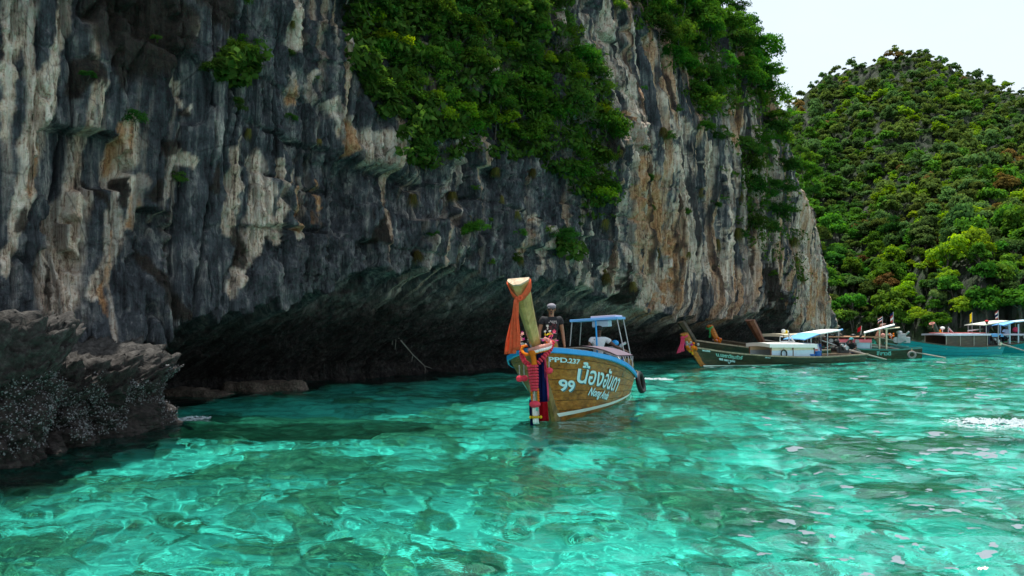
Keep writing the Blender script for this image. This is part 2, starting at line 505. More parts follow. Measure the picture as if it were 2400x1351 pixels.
def cliff_offset(s, z):
    """outward offset of the rock face at position s along the wall and height z"""
    zl = np.interp(s, _lip_s, _lip_z) + 0.22*fbm(s*0.9, s*0+3, oct=3, seed=2) + 0.14*fbm(s*3.3, s*0+9, oct=2, seed=4) - 0.16*sstep(0.6, 0.9, vnoise(s*2.6, s*0+4, seed=9))
    dp = np.interp(s, _lip_s, _dep)*(1+0.15*fbm(s*0.5, s*0+1, oct=2, seed=8))
    big = 0.75*fbm(s*0.10, z*0.10, oct=3, seed=51) + 0.5*fbm(s*0.33, z*0.16, oct=3, seed=52)
    right = sstep(-2, 8, s)
    # notch: ceiling curves from the lip back to the tide line, then a low rubble foot
    t = np.clip((zl-z)/np.maximum(zl-0.25, 0.3), 0, 1)
    notch = dp*(0.35*np.sqrt(np.clip(1-(1-t)**2.2, 0, 1))+0.65*t**1.35)
    foot = np.clip(0.55-z, 0, 2.2)*0.9*(0.8+0.5*fbm(s*0.8, z*2, oct=3, seed=60))
    above = sstep(-0.1, 0.9, z-zl)
    # flutes: dripstone ribs running down the face
    ws = s + 0.35*fbm(s*0.35, z*0.22, oct=3, seed=53) - 0.10*z*(s < -6)*0
    fl = ridged(fbm(ws*0.62, z*0.055, oct=2, seed=54))
    f2 = ridged(fbm(ws*1.7, z*0.11, oct=2, seed=55))
    f3 = ridged(fbm(ws*4.6, z*0.28, oct=2, seed=56))
    amp = 0.45+0.75*right
    f4 = ridged(fbm(ws*11.0, z*0.8, oct=2, seed=75))
    flute = amp*(0.42*fl+0.27*f2+0.13*f3+0.045*f4)
    # bedding cracks and broken blocks
    mid = sstep(-16, -11, s)*(1-sstep(4, 9, s))
    wz = z+0.5*fbm(s*0.25, z*0.3, oct=3, seed=57)+0.06*s
    bl = vnoise(np.floor(wz*0.9)*7.7+s*0.55+0.4*fbm(s*2, z*2, oct=2, seed=58), np.floor(wz*0.9)*3.1, seed=59)
    cell = np.floor(bl*6)/6
    block = (cell-0.4)*0.7*mid*sstep(0.0, 1.5, z-zl)
    crack = -0.22*np.exp(-((wz*0.9-np.round(wz*0.9))/0.035)**2)*(0.25+0.75*mid)*sstep(0.5, 2, z-zl)*sstep(0.35, 0.6, vnoise(s*0.4, z*0.7, seed=64))
    vcr = -0.34*np.exp(-((fbm(ws*0.8, z*0.09, oct=3, seed=65))/0.025)**2) - 0.16*np.exp(-((fbm(ws*2.2, z*0.22, oct=3, seed=76))/0.03)**2)
    fine = 0.16*fbm(s*2.6, z*1.9, oct=6, gain=0.62, seed=61) + 0.05*fbm(s*13, z*8, oct=3, seed=62)
    o = 2.0 + big*0.8 + (flute-0.15)*(0.35+0.65*above) + block + crack + vcr + fine*(0.7+0.8*mid) - notch + foot
    # drapery folds streaming down across the ceiling
    o += (0.22*ridged(fbm((s+1.5*(zl-z))*1.3, z*0.2, oct=2, seed=63))+0.10*ridged(fbm((s+1.5*(zl-z))*3.7, z*0.4, oct=2, seed=73))+0.25*fbm(s*1.1, z*2.0, oct=4, seed=72))*np.clip(t*(1-t)*4, 0, 1)
    # sea-worn pits
    pit = sstep(0.66, 0.72, vnoise(s*1.1+0.3*fbm(s*4, z*3, oct=2, seed=69), z*0.6, seed=66))*sstep(0.5, 0.9, vnoise(s*0.23, z*0.2, seed=67))
    o -= 0.45*pit
    # leans back above, and turns away at its far end
    o -= 0.13*np.clip(z-11, 0, None) + 0.012*np.clip(z-20, 0, None)**2
    se = np.interp(z, _silz, _sils) + 0.9*fbm(z*0.35, z*0+5, oct=3, seed=68)
    e = np.clip(s-(se-2.6), 0, None)
    o -= 0.33*e**1.9
    # the slanting ledge under the hanging wood
    sl, zled = px_wall(880, 395)
    led = np.exp(-((s-sl)/2.1)**4)*sstep(zled-0.25, zled+0.1, z)*(1-sstep(zled+1.2, zled+3.2, z))
    o += 0.55*led
    return o, zl, t

def poly_mask(px, py, pts, soft=0.45):
    """0..1 inside a bent streak given as (x, y, half width) in photo pixels on the wall"""
    m = np.zeros_like(px)
    for (x0, y0, w0), (x1, y1, w1) in zip(pts[:-1], pts[1:]):
        dx, dy = x1-x0, y1-y0
        t = np.clip(((px-x0)*dx+(py-y0)*dy)/(dx*dx+dy*dy+1e-9), 0, 1)
        d = np.hypot(px-(x0+t*dx), py-(y0+t*dy))/(w0+(w1-w0)*t)
        m = np.maximum(m, 1-sstep(1-soft*0.5, 1+soft*0.5, d))
    return m

PALE = [
 [(18, -80, 34), (16, 100, 26), (2, 230, 16), (-8, 330, 9)],
 [(158, -60, 12), (140, 60, 15), (118, 150, 18), (92, 210, 38), (78, 300, 34), (58, 380, 33), (32, 460, 24), (12, 540, 15), (-6, 640, 14)],
 [(224, 205, 13), (214, 290, 9), (196, 345, 18), (204, 395, 11), (183, 455, 24), (158, 520, 38), (132, 600, 55), (120, 690, 62)],
 [(248, 520, 12), (255, 590, 22), (225, 680, 20)],
 [(286, 280, 14), (305, 335, 30), (282, 395, 26), (268, 465, 14), (274, 545, 24), (262, 590, 26)],
 [(318, 415, 13), (312, 500, 12), (308, 545, 10)],
 [(378, 390, 10), (366, 470, 8), (360, 510, 5)], [(395, 372, 24), (425, 378, 20)],
 [(440, 240, 5), (420, 270, 4)], [(412, 190, 9), (416, 240, 7)],
 [(598, 385, 20), (594, 470, 20), (586, 545, 26), (560, 600, 20), (520, 680, 14)],
 [(536, 350, 13), (533, 470, 14), (528, 560, 16)],
 [(655, 370, 7), (640, 470, 10), (625, 560, 16)],
 [(692, 405, 8), (690, 560, 9)], [(720, 415, 7), (714, 540, 7)],
 [(684, 195, 17), (686, 232, 15)], [(728, 182, 9), (724, 238, 6)], [(432, 70, 12), (438, 85, 9)],
 [(768, 235, 10), (792, 300, 24), (818, 342, 20)], [(700, 10, 26), (690, 110, 20)],
 [(860, 360, 40), (905, 375, 34)],
 [(1305, -60, 16), (1312, 70, 14), (1340, 95, 8)],
 [(1478, 60, 12), (1470, 180, 16), (1470, 330, 20), (1480, 430, 20), (1478, 545, 16)],
 [(1590, 300, 14), (1588, 400, 26), (1592, 560, 22), (1612, 640, 14)],
 [(1500, 330, 12), (1520, 420, 14), (1535, 560, 12)],
 [(1640, 350, 8), (1655, 460, 9), (1640, 640, 8)], [(1550, 80, 8), (1558, 250, 9), (1545, 420, 8)],
 [(1700, 400, 9), (1690, 520, 9), (1700, 650, 8)], [(1610, 40, 12), (1628, 140, 8)],
 [(1215, 500, 12), (1224, 600, 10)], [(1268, 540, 8), (1262, 640, 9)], [(1360, 620, 22), (1380, 670, 16)],
 [(1888, 470, 14), (1896, 600, 22), (1905, 740, 22)], [(1868, 430, 6), (1872, 560, 8)],
 [(1500, 560, 9), (1515, 700, 14)], [(1545, 640, 14), (1560, 710, 16)], [(1690, 560, 10), (1680, 690, 12)],
 [(1760, 560, 7), (1752, 690, 9)], [(1420, 640, 14), (1432, 690, 10)],
]
ORANGE = [
 [(82, 330, 12), (66, 400, 22), (42, 455, 15)], [(280, 300, 14), (292, 350, 16), (276, 395, 14)],
 [(262, 560, 8), (246, 660, 11), (236, 735, 9)], [(314, 470, 9), (310, 545, 7)],
 [(684, 200, 10), (684, 232, 12)], [(786, 292, 14), (808, 345, 22)], [(690, 430, 6), (690, 540, 5)],
 [(708, 480, 4), (704, 540, 4)], [(748, 420, 5), (750, 520, 8)],
 [(1452, 275, 9), (1462, 350, 9)], [(1470, 380, 12), (1468, 520, 10)], [(1736, 235, 14), (1734, 325, 15)],
 [(1512, 440, 30), (1522, 540, 40)], [(1574, 320, 7), (1580, 350, 6)], [(1900, 640, 14), (1906, 740, 18)],
 [(1216, 510, 8), (1222, 590, 6)], [(1560, 560, 6), (1570, 700, 9)], [(1530, 690, 8), (1570, 715, 8)], [(1770, 780, 20), (1800, 790, 20)],
]
DARK = [
 [(250, -60, 70), (300, 40, 120), (330, 100, 90), (370, 70, 80)], [(285, 130, 34), (268, 205, 14)],
 [(185, 165, 30), (170, 215, 22)], [(210, 180, 22), (225, 205, 10)], [(30, 490, 11), (28, 530, 10)],
 [(410, 280, 8), (425, 262, 10)], [(385, 350, 20), (405, 335, 10)], [(352, 430, 10), (345, 455, 12)],
 [(490, 400, 8), (488, 450, 13)], [(300, 420, 6), (292, 480, 9)], [(100, 620, 5), (92, 670, 8), (88, 720, 4)],
 [(330, 600, 10), (370, 680, 18), (400, 740, 22)], [(540, 565, 14), (545, 600, 20)], [(885, 520, 14), (880, 560, 10)],
 [(205, 430, 5), (232, 480, 7), (255, 530, 5)], [(1440, 640, 9), (1462, 700, 14)], [(470, -40, 50), (500, 40, 40)],
 [(1790, 640, 16), (1840, 740, 26)], [(1400, 300, 16), (1420, 340, 14)],
]

def build_cliff():
    z = np.concatenate([np.arange(-3.4, -0.2, 0.2), np.arange(-0.2, 4.0, 0.036), np.arange(4.0, 11, 0.058), np.arange(11, 23, 0.10), np.arange(23, 31, 0.4)])
    s = np.concatenate([np.arange(-60, -24, 0.9), np.arange(-24, -6, 0.040), np.arange(-6, 14, 0.052), np.arange(14, 42, 0.085), np.arange(42, 62, 0.25)])
    S, Zg = np.meshgrid(s, z); sh = S.shape
    S = S.ravel(); Zv = Zg.ravel()
    o, zl, t = cliff_offset(S, Zv)
    top = np.interp(S, [-60, -20, 5, 25, 40, 62], [15, 15, 20, 25, 25, 20])
    Zt = np.minimum(Zv, top+2*fbm(S*0.15, S*0, oct=3, seed=70))
    o = o - np.clip(Zv-Zt, 0, None)*3.0
    V = np.stack([P0[0]+TX*S+NX*o, P0[1]+TY*S+NY*o, Zt], -1)
    # small sideways shift so ribs overhang a little
    px, py = wall_px(S, Zv)
    wob = fbm(S*1.6, Zv*1.6, oct=4, seed=80)
    wob2 = fbm(S*1.6+31, Zv*1.6, oct=4, seed=81)
    scl = 1+0.0*px
    fw = fbm(S*7, Zv*4, oct=4, gain=0.6, seed=77)
    qx, qy = px+18*wob+9*fw, py+22*wob2+14*fbm(S*7+9, Zv*3, oct=3, seed=78)
    def ms(lst):
        m = np.zeros_like(px)
        for p in lst: m = np.maximum(m, poly_mask(qx, qy, p))
        return m
    edge = 0.5+0.5*sstep(-0.35, 0.15, fbm(S*4.5, Zv*0.8, oct=4, seed=84))
    pale, orange, dark = ms(PALE)*edge, ms(ORANGE), ms(DARK)
    # unplanned streaks: thin mineral runs down the wall
    ws = S + 0.30*fbm(S*0.5, Zv*0.3, oct=3, seed=82)
    st = vnoise(ws*1.9, Zv*0.10, seed=83)*0.6+vnoise(ws*5.2, Zv*0.22, seed=85)*0.4
    right = sstep(-1, 7, S)
    thr = 0.80-0.26*right-0.09*sstep(-13, -4, S)
    run = sstep(thr-0.02, thr+0.05, st)*(0.35+0.65*sstep(0.3, 0.5, vnoise(ws*13, Zv*0.5, seed=74)))
    st2 = vnoise(ws*3.1+7, Zv*0.16, seed=86)*0.6+vnoise(ws*8.3, Zv*0.3, seed=87)*0.4
    run = np.maximum(run*0.85, sstep(0.70-0.10*right, 0.86-0.10*right, st2)*0.7)
    pale = np.maximum(pale, run*(1-0.85*dark))
    oran2 = sstep(0.52, 0.68, vnoise(ws*1.9+50, Zv*0.16, seed=88))*run*(0.55+0.4*right)
    orange = np.maximum(orange*sstep(-0.5, 0.05, fbm(S*5, Zv*0.7, oct=4, seed=79)), oran2)
    soot = sstep(0.60, 0.68, vnoise(ws*3.4+90, Zv*0.13, seed=44)*0.65+vnoise(ws*9+5, Zv*0.3, seed=45)*0.35)*(0.45+0.55*right)*sstep(2.0, 4.0, Zv)
    pale = pale*(1-0.8*soot)
    wet = 1-sstep(-0.35, 0.55, Zv-0.48*zl-0.58+0.5*fbm(S*0.8, Zv*0.9, oct=3, seed=89))  # tide-wet rock, plus the overhang's shadow painted dark up the ceiling
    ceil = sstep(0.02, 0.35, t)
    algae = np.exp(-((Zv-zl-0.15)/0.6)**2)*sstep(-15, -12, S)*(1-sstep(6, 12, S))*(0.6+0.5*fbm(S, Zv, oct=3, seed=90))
    attrs = {'pale': pale*(1-0.4*ceil), 'orange': orange*(1-0.5*ceil), 'dark': dark, 'wet': np.maximum(wet, 0.0), 'ceil': ceil, 'algae': np.clip(algae, 0, 1), 'soot': soot}  # 'wet' also holds the overhang's painted shadow
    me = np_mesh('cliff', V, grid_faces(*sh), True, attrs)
    m = NT('streaked_limestone')
    p = m.geo()
    # wall-aligned coordinates so streaks run downwards
    vr = m.map(p, (1, 1, 1), rot=(0, 0, -math.atan2(TY, TX)))
    st1 = m.noise(m.map(vr, (2.4, 2.4, 0.22)), 1.0, 6, 0.62, 0.8)
    st2 = m.noise(m.map(vr, (7.0, 7.0, 0.6)), 1.0, 6, 0.65, 0.5)
    st3 = m.noise(m.map(vr, (22.0, 22.0, 1.6)), 1.0, 4, 0.6, 0.3)
    mot = m.noise(vr, 1.4, 8, 0.68)
    fin = m.noise(vr, 9.0, 6, 0.7)
    grain = m.noise(vr, 38.0, 3, 0.6)
    f = m.math('ADD', m.math('MULTIPLY', st1, 0.34), m.math('ADD', m.math('MULTIPLY', st2, 0.24), m.math('ADD', m.math('MULTIPLY', mot, 0.30), m.math('MULTIPLY', st3, 0.12))))
    slate = m.ramp(f, [(0.39, (0.006, 0.006, 0.007)), (0.44, (0.026, 0.030, 0.035)), (0.505, (0.068, 0.078, 0.088)), (0.555, (0.185, 0.185, 0.18)), (0.62, (0.48, 0.45, 0.40))])
    cream = m.ramp(m.math('ADD', m.math('MULTIPLY', st2, 0.45), m.math('ADD', m.math('MULTIPLY', st3, 0.3), m.math('MULTIPLY', fin, 0.25))), [(0.385, (0.05, 0.04, 0.033)), (0.425, (0.32, 0.22, 0.155)), (0.475, (0.66, 0.50, 0.37)), (0.56, (0.84, 0.74, 0.62))])
    rust = m.ramp(m.math('ADD', m.math('MULTIPLY', st2, 0.6), m.math('MULTIPLY', fin, 0.4)), [(0.38, (0.09, 0.045, 0.025)), (0.46, (0.40, 0.185, 0.075)), (0.54, (0.60, 0.34, 0.17)), (0.66, (0.66, 0.50, 0.36))])
    col = m.mix(m.math('MULTIPLY', m.attr('pale'), 0.96), slate, cream)
    col = m.mix(m.math('MULTIPLY', m.attr('orange'), 0.95), col, rust)
    col = m.mix(m.math('MULTIPLY', m.attr('soot'), 0.78), col, (0.016, 0.018, 0.022))
    bleach = m.math('MULTIPLY', m.math('MULTIPLY', m.attr('algae'), m.mrange(st2, 0.42, 0.62)), 0.7)
    col = m.mix(bleach, col, (0.18, 0.21, 0.185))
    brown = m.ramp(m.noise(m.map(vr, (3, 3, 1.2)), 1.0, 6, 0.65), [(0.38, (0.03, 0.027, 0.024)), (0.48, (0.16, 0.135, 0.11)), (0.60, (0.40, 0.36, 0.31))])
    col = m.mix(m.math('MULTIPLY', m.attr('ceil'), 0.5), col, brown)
    col = m.mix(m.math('MULTIPLY', m.attr('dark'), 0.92), col, m.ramp(fin, [(0.4, (0.012, 0.009, 0.006)), (0.75, (0.045, 0.032, 0.02))]))
    col = m.mix(m.math('MULTIPLY', m.attr('wet'), 0.93), col, m.ramp(fin, [(0.4, (0.008, 0.007, 0.007)), (0.58, (0.035, 0.031, 0.028)), (0.72, (0.14, 0.12, 0.105))]))  # tide-wet rock plus the overhang's shadow painted dark
    speck = m.mrange(m.noise(vr, 21.0, 4, 0.7), 0.30, 0.42)
    col = m.mix(speck, m.mix(0.55, col, (0.02, 0.02, 0.022)), col)
    crk = m.mrange(m.vor(m.map(m.n('ShaderNodeVectorMath', operation='ADD').outputs[0] if False else vr, (1.0, 1.0, 0.45)), 1.1, 'DISTANCE_TO_EDGE'), 0.0, 0.018)
    col = m.mix(crk, m.mix(0.5, col, (0.008, 0.008, 0.009)), col)
    h = m.math('ADD', m.math('MULTIPLY', fin, 1.0), m.math('MULTIPLY', grain, 0.4))
    b1 = m.bump(m.math('ADD', st2, m.math('MULTIPLY', st3, 0.6)), 0.9, 0.17)
    b2 = m.bump(h, 1.0, 0.07, b1)
    m.pbr(col, 0.85, 0, 0.25, b2)
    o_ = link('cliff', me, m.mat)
    tag(o_, 'tall grey limestone sea cliff with pale and orange streaks and undercut foot', kind='structure')
    o_.cycles.is_caustics_receiver = False
    return o_
cliff = build_cliff()
# ------------------------------------------------------------------ foliage
def leaf_mat(name, base, trans=0.35, var=0.5, dry=0.0):
    m = NT(name)
    a = m.attr('tint')                       # 0..1 per leaf
    rnd = m.n('ShaderNodeObjectInfo').outputs['Random']
    d = tuple(c*(1-var) for c in base); li = (min(1, base[0]*(1+var*1.5)), min(1, base[1]*(1+var)), base[2]*(1+var*0.3))
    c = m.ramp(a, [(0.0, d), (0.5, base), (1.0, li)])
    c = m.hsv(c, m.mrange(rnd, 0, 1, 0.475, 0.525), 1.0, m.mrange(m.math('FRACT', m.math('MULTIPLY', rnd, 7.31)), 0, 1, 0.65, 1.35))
    df = m.n('ShaderNodeBsdfDiffuse'); m.l(c, df.inputs[0])
    tr = m.n('ShaderNodeBsdfTranslucent'); m.l(m.hsv(c, 0.485, 1.1, 1.6), tr.inputs[0])
    mx = m.n('ShaderNodeMixShader'); mx.inputs[0].default_value = trans; m.l(df.outputs[0], mx.inputs[1]); m.l(tr.outputs[0], mx.inputs[2])
    m.l(mx.outputs[0], m.out.inputs[0])
    return m.mat
LEAF = {
 'green': leaf_mat('leaf_green', (0.050, 0.135, 0.018)),
 'dark': leaf_mat('leaf_dark_green', (0.034, 0.095, 0.018)),
 'lime': leaf_mat('leaf_lime', (0.11, 0.205, 0.018), 0.45),
 'olive': leaf_mat('leaf_olive', (0.072, 0.115, 0.026), 0.3),
 'sage': leaf_mat('leaf_sage', (0.056, 0.115, 0.034), 0.3),
 'rusty': leaf_mat('leaf_rusty', (0.13, 0.095, 0.030), 0.3),
 'straw': leaf_mat('grass_straw', (0.11, 0.11, 0.035), 0.3),
}
BARK = simple_mat('bark_grey', (0.075, 0.065, 0.052), 0.9, var=0.4, scale=4)

def leaves_np(rng, centres, radii, n_per, size, up=0.5, droop=0.0, aspect=0.5, shell=0.55):
    """quads spread through clumps; returns V, F, tint"""
    Vs, T = [], []
    for c, r in zip(centres, radii):
        n = max(4, int(n_per*(r/np.mean(radii))**2))
        d = rng.normal(size=(n, 3)); d /= np.linalg.norm(d, axis=1)[:, None]
        d[:, 2] = np.where(d[:, 2] < -0.35, -d[:, 2]*0.6, d[:, 2])
        rad = r*(shell+(1-shell)*rng.rand(n))*(1+0.25*rng.normal(size=n)*0.5)
        p = c+d*rad[:, None]*np.array([1.1, 1.1, 0.75])
        nrm = d*0.7+rng.normal(size=(n, 3))*0.45+np.array([0, 0, up]); nrm /= np.linalg.norm(nrm, axis=1)[:, None]
        a = rng.normal(size=(n, 3)); a[:, 2] -= droop
        a -= nrm*np.sum(a*nrm, 1)[:, None]; a /= np.linalg.norm(a, axis=1)[:, None]
        b = np.cross(nrm, a)
        L_ = size*(0.6+0.8*rng.rand(n)); W = L_*aspect
        a = a*L_[:, None]*0.5; b = b*W[:, None]*0.5
        fold = nrm*(L_*0.12)[:, None]
        q = np.stack([p-a, p+b*1.0-a*0.1+fold, p+a, p-b*1.0-a*0.1+fold], 1)
        Vs.append(q.reshape(-1, 3))
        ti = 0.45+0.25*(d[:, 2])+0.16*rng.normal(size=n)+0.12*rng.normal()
        T.append(np.repeat(np.clip(ti, 0, 1), 4))
    V = np.concatenate(Vs); F = np.arange(len(V)).reshape(-1, 4)
    return V, F, np.concatenate(T)

def crown_clumps(rng, n, rx, rz, z0, rmin, rmax):
    c, r = [], []
    for i in range(n):
        a = rng.rand()*2*PI; e = rng.rand()**0.6
        rr = rx*(0.25+0.75*e)
        c.append((rr*math.cos(a)*(0.8+0.3*rng.rand()), rr*math.sin(a)*(0.8+0.3*rng.rand()), z0+rz*(1-0.75*e*e)*(0.35+0.75*rng.rand())))
        r.append(rmin+(rmax-rmin)*rng.rand())
    return np.array(c), np.array(r)

def trunk_mb(rng, base, cl, rad, h, k=7):
    mb = MB()
    top = Vector((0.1*rng.normal(), 0.1*rng.normal(), h))
    b = Vector(base)
    mid = (b+top)/2+Vector((0.12*rng.normal(), 0.12*rng.normal(), 0))*h
    mb.tube([b, mid, top], [rad, rad*0.75, rad*0.5], 6)
    for c in cl[:k]:
        c = Vector(c); s = mid.lerp(top, 0.2+0.8*rng.rand())
        m2 = s.lerp(c, 0.55)+Vector(rng.normal(size=3))*0.08
        mb.tube([s, m2, c+Vector(rng.normal(size=3))*0.1], [rad*0.4, rad*0.25, rad*0.08], 5, False)
    return mb

def make_bush(name, seed, kind, n=16, rx=0.85, rz=0.8, size=0.13, n_per=170, z0=0.35, rmin=0.26, rmax=0.46, aspect=0.5, h=0.7, rad=0.05, droop=0.2):
    rng = np.random.RandomState(seed)
    c, r = crown_clumps(rng, n, rx, rz, z0, rmin, rmax)
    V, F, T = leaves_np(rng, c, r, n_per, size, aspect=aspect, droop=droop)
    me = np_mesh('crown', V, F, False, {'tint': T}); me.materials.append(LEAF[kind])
    o = empty(name)
    link('crown', me, None, o)
    trunk_mb(rng, (0, 0, -0.1), c, rad*0.7, h).build('trunk', BARK, o, True)
    return o

def make_tuft(seed, kind='straw', n=260):
    """hanging clump of long grass blades"""
    rng = np.random.RandomState(seed); V = []; T = []
    for i in range(n):
        a = rng.rand()*2*PI; l = 0.5+0.7*rng.rand(); out = 0.25+0.4*rng.rand()
        d = np.array([math.cos(a), math.sin(a), 0]); w = np.array([-d[1], d[0], 0])*0.018
        p0 = d*0.12*rng.rand()+np.array([0, 0, 0.1*rng.rand()]); p1 = p0+d*out*0.6+np.array([0, 0, 0.3*rng.rand()]); p2 = p0+d*out*1.2+np.array([0, 0, -l])
        V += [p0-w, p0+w, p1+w, p1-w, p1-w, p1+w, p2+w*0.2, p2-w*0.2]; T += [rng.rand()]*8
    V = np.array(V); me = np_mesh('blades', V, np.arange(len(V)).reshape(-1, 4), False, {'tint': T}); me.materials.append(LEAF[kind])
    o = empty('grass_tuft'); link('blades', me, None, o)
    mb = MB(); mb.ball((0, 0, -0.02), (0.14, 0.14, 0.12)); mb.build('root_clump', BARK, o, True)
    return o

def make_twigs(seed):
    rng = np.random.RandomState(seed)
    mb = MB()
    def br(p, d, l, r, k):
        q = p+d*l+Vector(rng.normal(size=3))*l*0.12
        m_ = (p+q)/2+Vector(rng.normal(size=3))*l*0.09
        mb.tube([p, m_, q], [r, r*0.8, r*0.5], 4, False)
        if k:
            for _ in range(3):
                e = (d+Vector(rng.normal(size=3))*0.55).normalized()
                br(p.lerp(q, 0.4+0.6*rng.rand()), e, l*(0.55+0.25*rng.rand()), r*0.5, k-1)
    for i in range(5):
        br(Vector((0, 0, -0.3)), Vector((0.7*rng.normal(), 0.7*rng.normal(), 0.8)).normalized(), 0.6, 0.022, 3)
    o = empty('bare_shrub')
    mb.build('branches', BARK, o)
    return o

protos = {
 'green': [make_bush('cliff_shrub', 10+i, 'green') for i in range(3)],
 'dark': [make_bush('cliff_shrub', 20+i, 'dark', size=0.11, n_per=190) for i in range(3)],
 'lime': [make_bush('cliff_shrub', 30+i, 'lime', n=10, n_per=130, rmin=0.2, rmax=0.36, rx=0.95) for i in range(2)],
 'loose': [make_bush('cliff_shrub', 40+i, 'green', n=9, n_per=70, size=0.15, rmin=0.22, rmax=0.4, aspect=0.35, rx=0.95) for i in range(2)],
 'tuft': [make_tuft(50+i) for i in range(2)],
 'bare': [make_twigs(60+i) for i in range(2)],
}
proto_used = set()
def take(kind, rng):
    o = protos[kind][rng.randint(len(protos[kind]))]
    if o.name in proto_used: return copy_tree(o)
    proto_used.add(o.name); return o

def face_at(px, py):
    """point of the rock face seen at a pixel (two fixed-point steps)"""
    o = 2.0
    for _ in range(4):
        s, z = px_wall(px, py, o)
        o = float(cliff_offset(np.array([s]), np.array([z]))[0][0])
        o = max(-14.0, min(4.0, o))
    return s, o, z

WHERE = [((0, 420), 'the pale streaked left face'), ((420, 760), 'the dark blocky face'), ((760, 1000), 'the orange ledge'), ((1000, 1240), 'the middle of the hanging wood'),
         ((1240, 1460), 'the streaked wall beside the wood'), ((1460, 1640), 'the tall fluted wall'), ((1640, 1780), 'the upper right wall'), ((1780, 2000), 'the far edge of the cliff')]
LOOK = {'green': 'mid green leafy shrub', 'dark': 'dark green dense shrub', 'lime': 'bright lime green shrub', 'loose': 'loose airy green shrub', 'tuft': 'tuft of long hanging grass', 'bare': 'bare grey twiggy shrub'}
def put_plant(px, py, wpx, kind, rng, out=0.35, tall=1.0):
    s, o, z = face_at(px, py)
    p = wall_pt(s, o, z)
    r = wpx/FOC*p.y/2/0.95
    t = take(kind, rng)
    t.location = wall_pt(s, o+r*out, z-r*0.45*tall)
    t.rotation_euler = Euler((rng.normal()*0.15, rng.normal()*0.15, rng.rand()*6.28))
    t.rotation_euler.rotate_axis('X', 0.0)
    t.scale = (r, r, r*tall*(0.85+0.3*rng.rand()))
    wh = next((w for (a, b), w in WHERE if a <= px < b), 'the far edge of the cliff')
    hi = 'high on' if py < 150 else 'half way up' if py < 420 else 'low on'
    tag(t, '%s %s %s' % (LOOK[kind], hi, wh), 'grass' if kind == 'tuft' else 'shrub', 'shrubs rooted on the sea cliff')
    return t

def in_poly(x, y, P):
    c = False; j = len(P)-1
    for i in range(len(P)):
        if (P[i][1] > y) != (P[j][1] > y) and x < (P[j][0]-P[i][0])*(y-P[i][1])/(P[j][1]-P[i][1])+P[i][0]: c = not c
        j = i
    return c

def fill(P, wmin, wmax, gap, mixk, seed, n_try=5000, out=0.4):
    rng = np.random.RandomState(seed); pts = []
    x0, x1 = min(p[0] for p in P), max(p[0] for p in P); y0, y1 = min(p[1] for p in P), max(p[1] for p in P)
    for _ in range(n_try):
        x, y = x0+(x1-x0)*rng.rand(), y0+(y1-y0)*rng.rand()
        if not in_poly(x, y, P): continue
        if any(abs(x-a)**2+abs(y-b)**2 < gap*gap for a, b in pts): continue
        pts.append((x, y))
    pts.sort(key=lambda q: q[1])
    for x, y in pts:
        k = mixk[rng.randint(len(mixk))]
        put_plant(x, y, wmin+(wmax-wmin)*rng.rand(), k, rng, out, 0.9+0.4*rng.rand())
    return len(pts)

n_pl = 0
n_pl += fill([(780, -40), (1290, -40), (1310, 40), (1385, 120), (1395, 260), (1425, 420), (1415, 500), (1375, 490), (1330, 400), (1260, 350), (1180, 335), (1080, 325), (1000, 385), (955, 370), (945, 280), (860, 200), (815, 60)],
             66, 120, 33, ['green', 'dark', 'green', 'loose', 'dark', 'loose', 'bare', 'green', 'lime', 'bare'], 1, out=0.12)
n_pl += fill([(1485, -40), (1700, -60), (1725, 70), (1808, 190), (1848, 300), (1862, 350), (1830, 350), (1775, 260), (1740, 200), (1680, 90), (1700, 250), (1650, 275), (1600, 190), (1560, 150), (1500, 30)],
             58, 105, 27, ['green', 'green', 'dark', 'loose', 'green'], 2, out=0.25)
n_pl += fill([(1720, 330), (1790, 340), (1830, 430), (1815, 560), (1750, 540), (1735, 430)], 46, 84, 26, ['dark', 'loose', 'bare', 'dark'], 3, out=0.3)
n_pl += fill([(1860, 350), (1888, 350), (1902, 460), (1880, 470)], 36, 55, 28, ['green', 'dark'], 4)
n_pl += fill([(960, 400), (1290, 420), (1440, 520), (1480, 640), (1300, 650), (1000, 600)], 20, 44, 58, ['tuft', 'dark', 'loose', 'tuft', 'bare'], 5, out=0.1)
n_pl += fill([(1490, 200), (1640, 290), (1720, 300), (1740, 560), (1850, 640), (1700, 690), (1500, 560)], 18, 42, 62, ['tuft', 'loose', 'dark', 'tuft'], 6, out=0.1)
n_pl += fill([(600, 20), (800, 20), (830, 220), (700, 380), (560, 330)], 18, 40, 78, ['tuft', 'dark', 'loose', 'bare'], 7, out=0.1)
rv = np.random.RandomState(9)
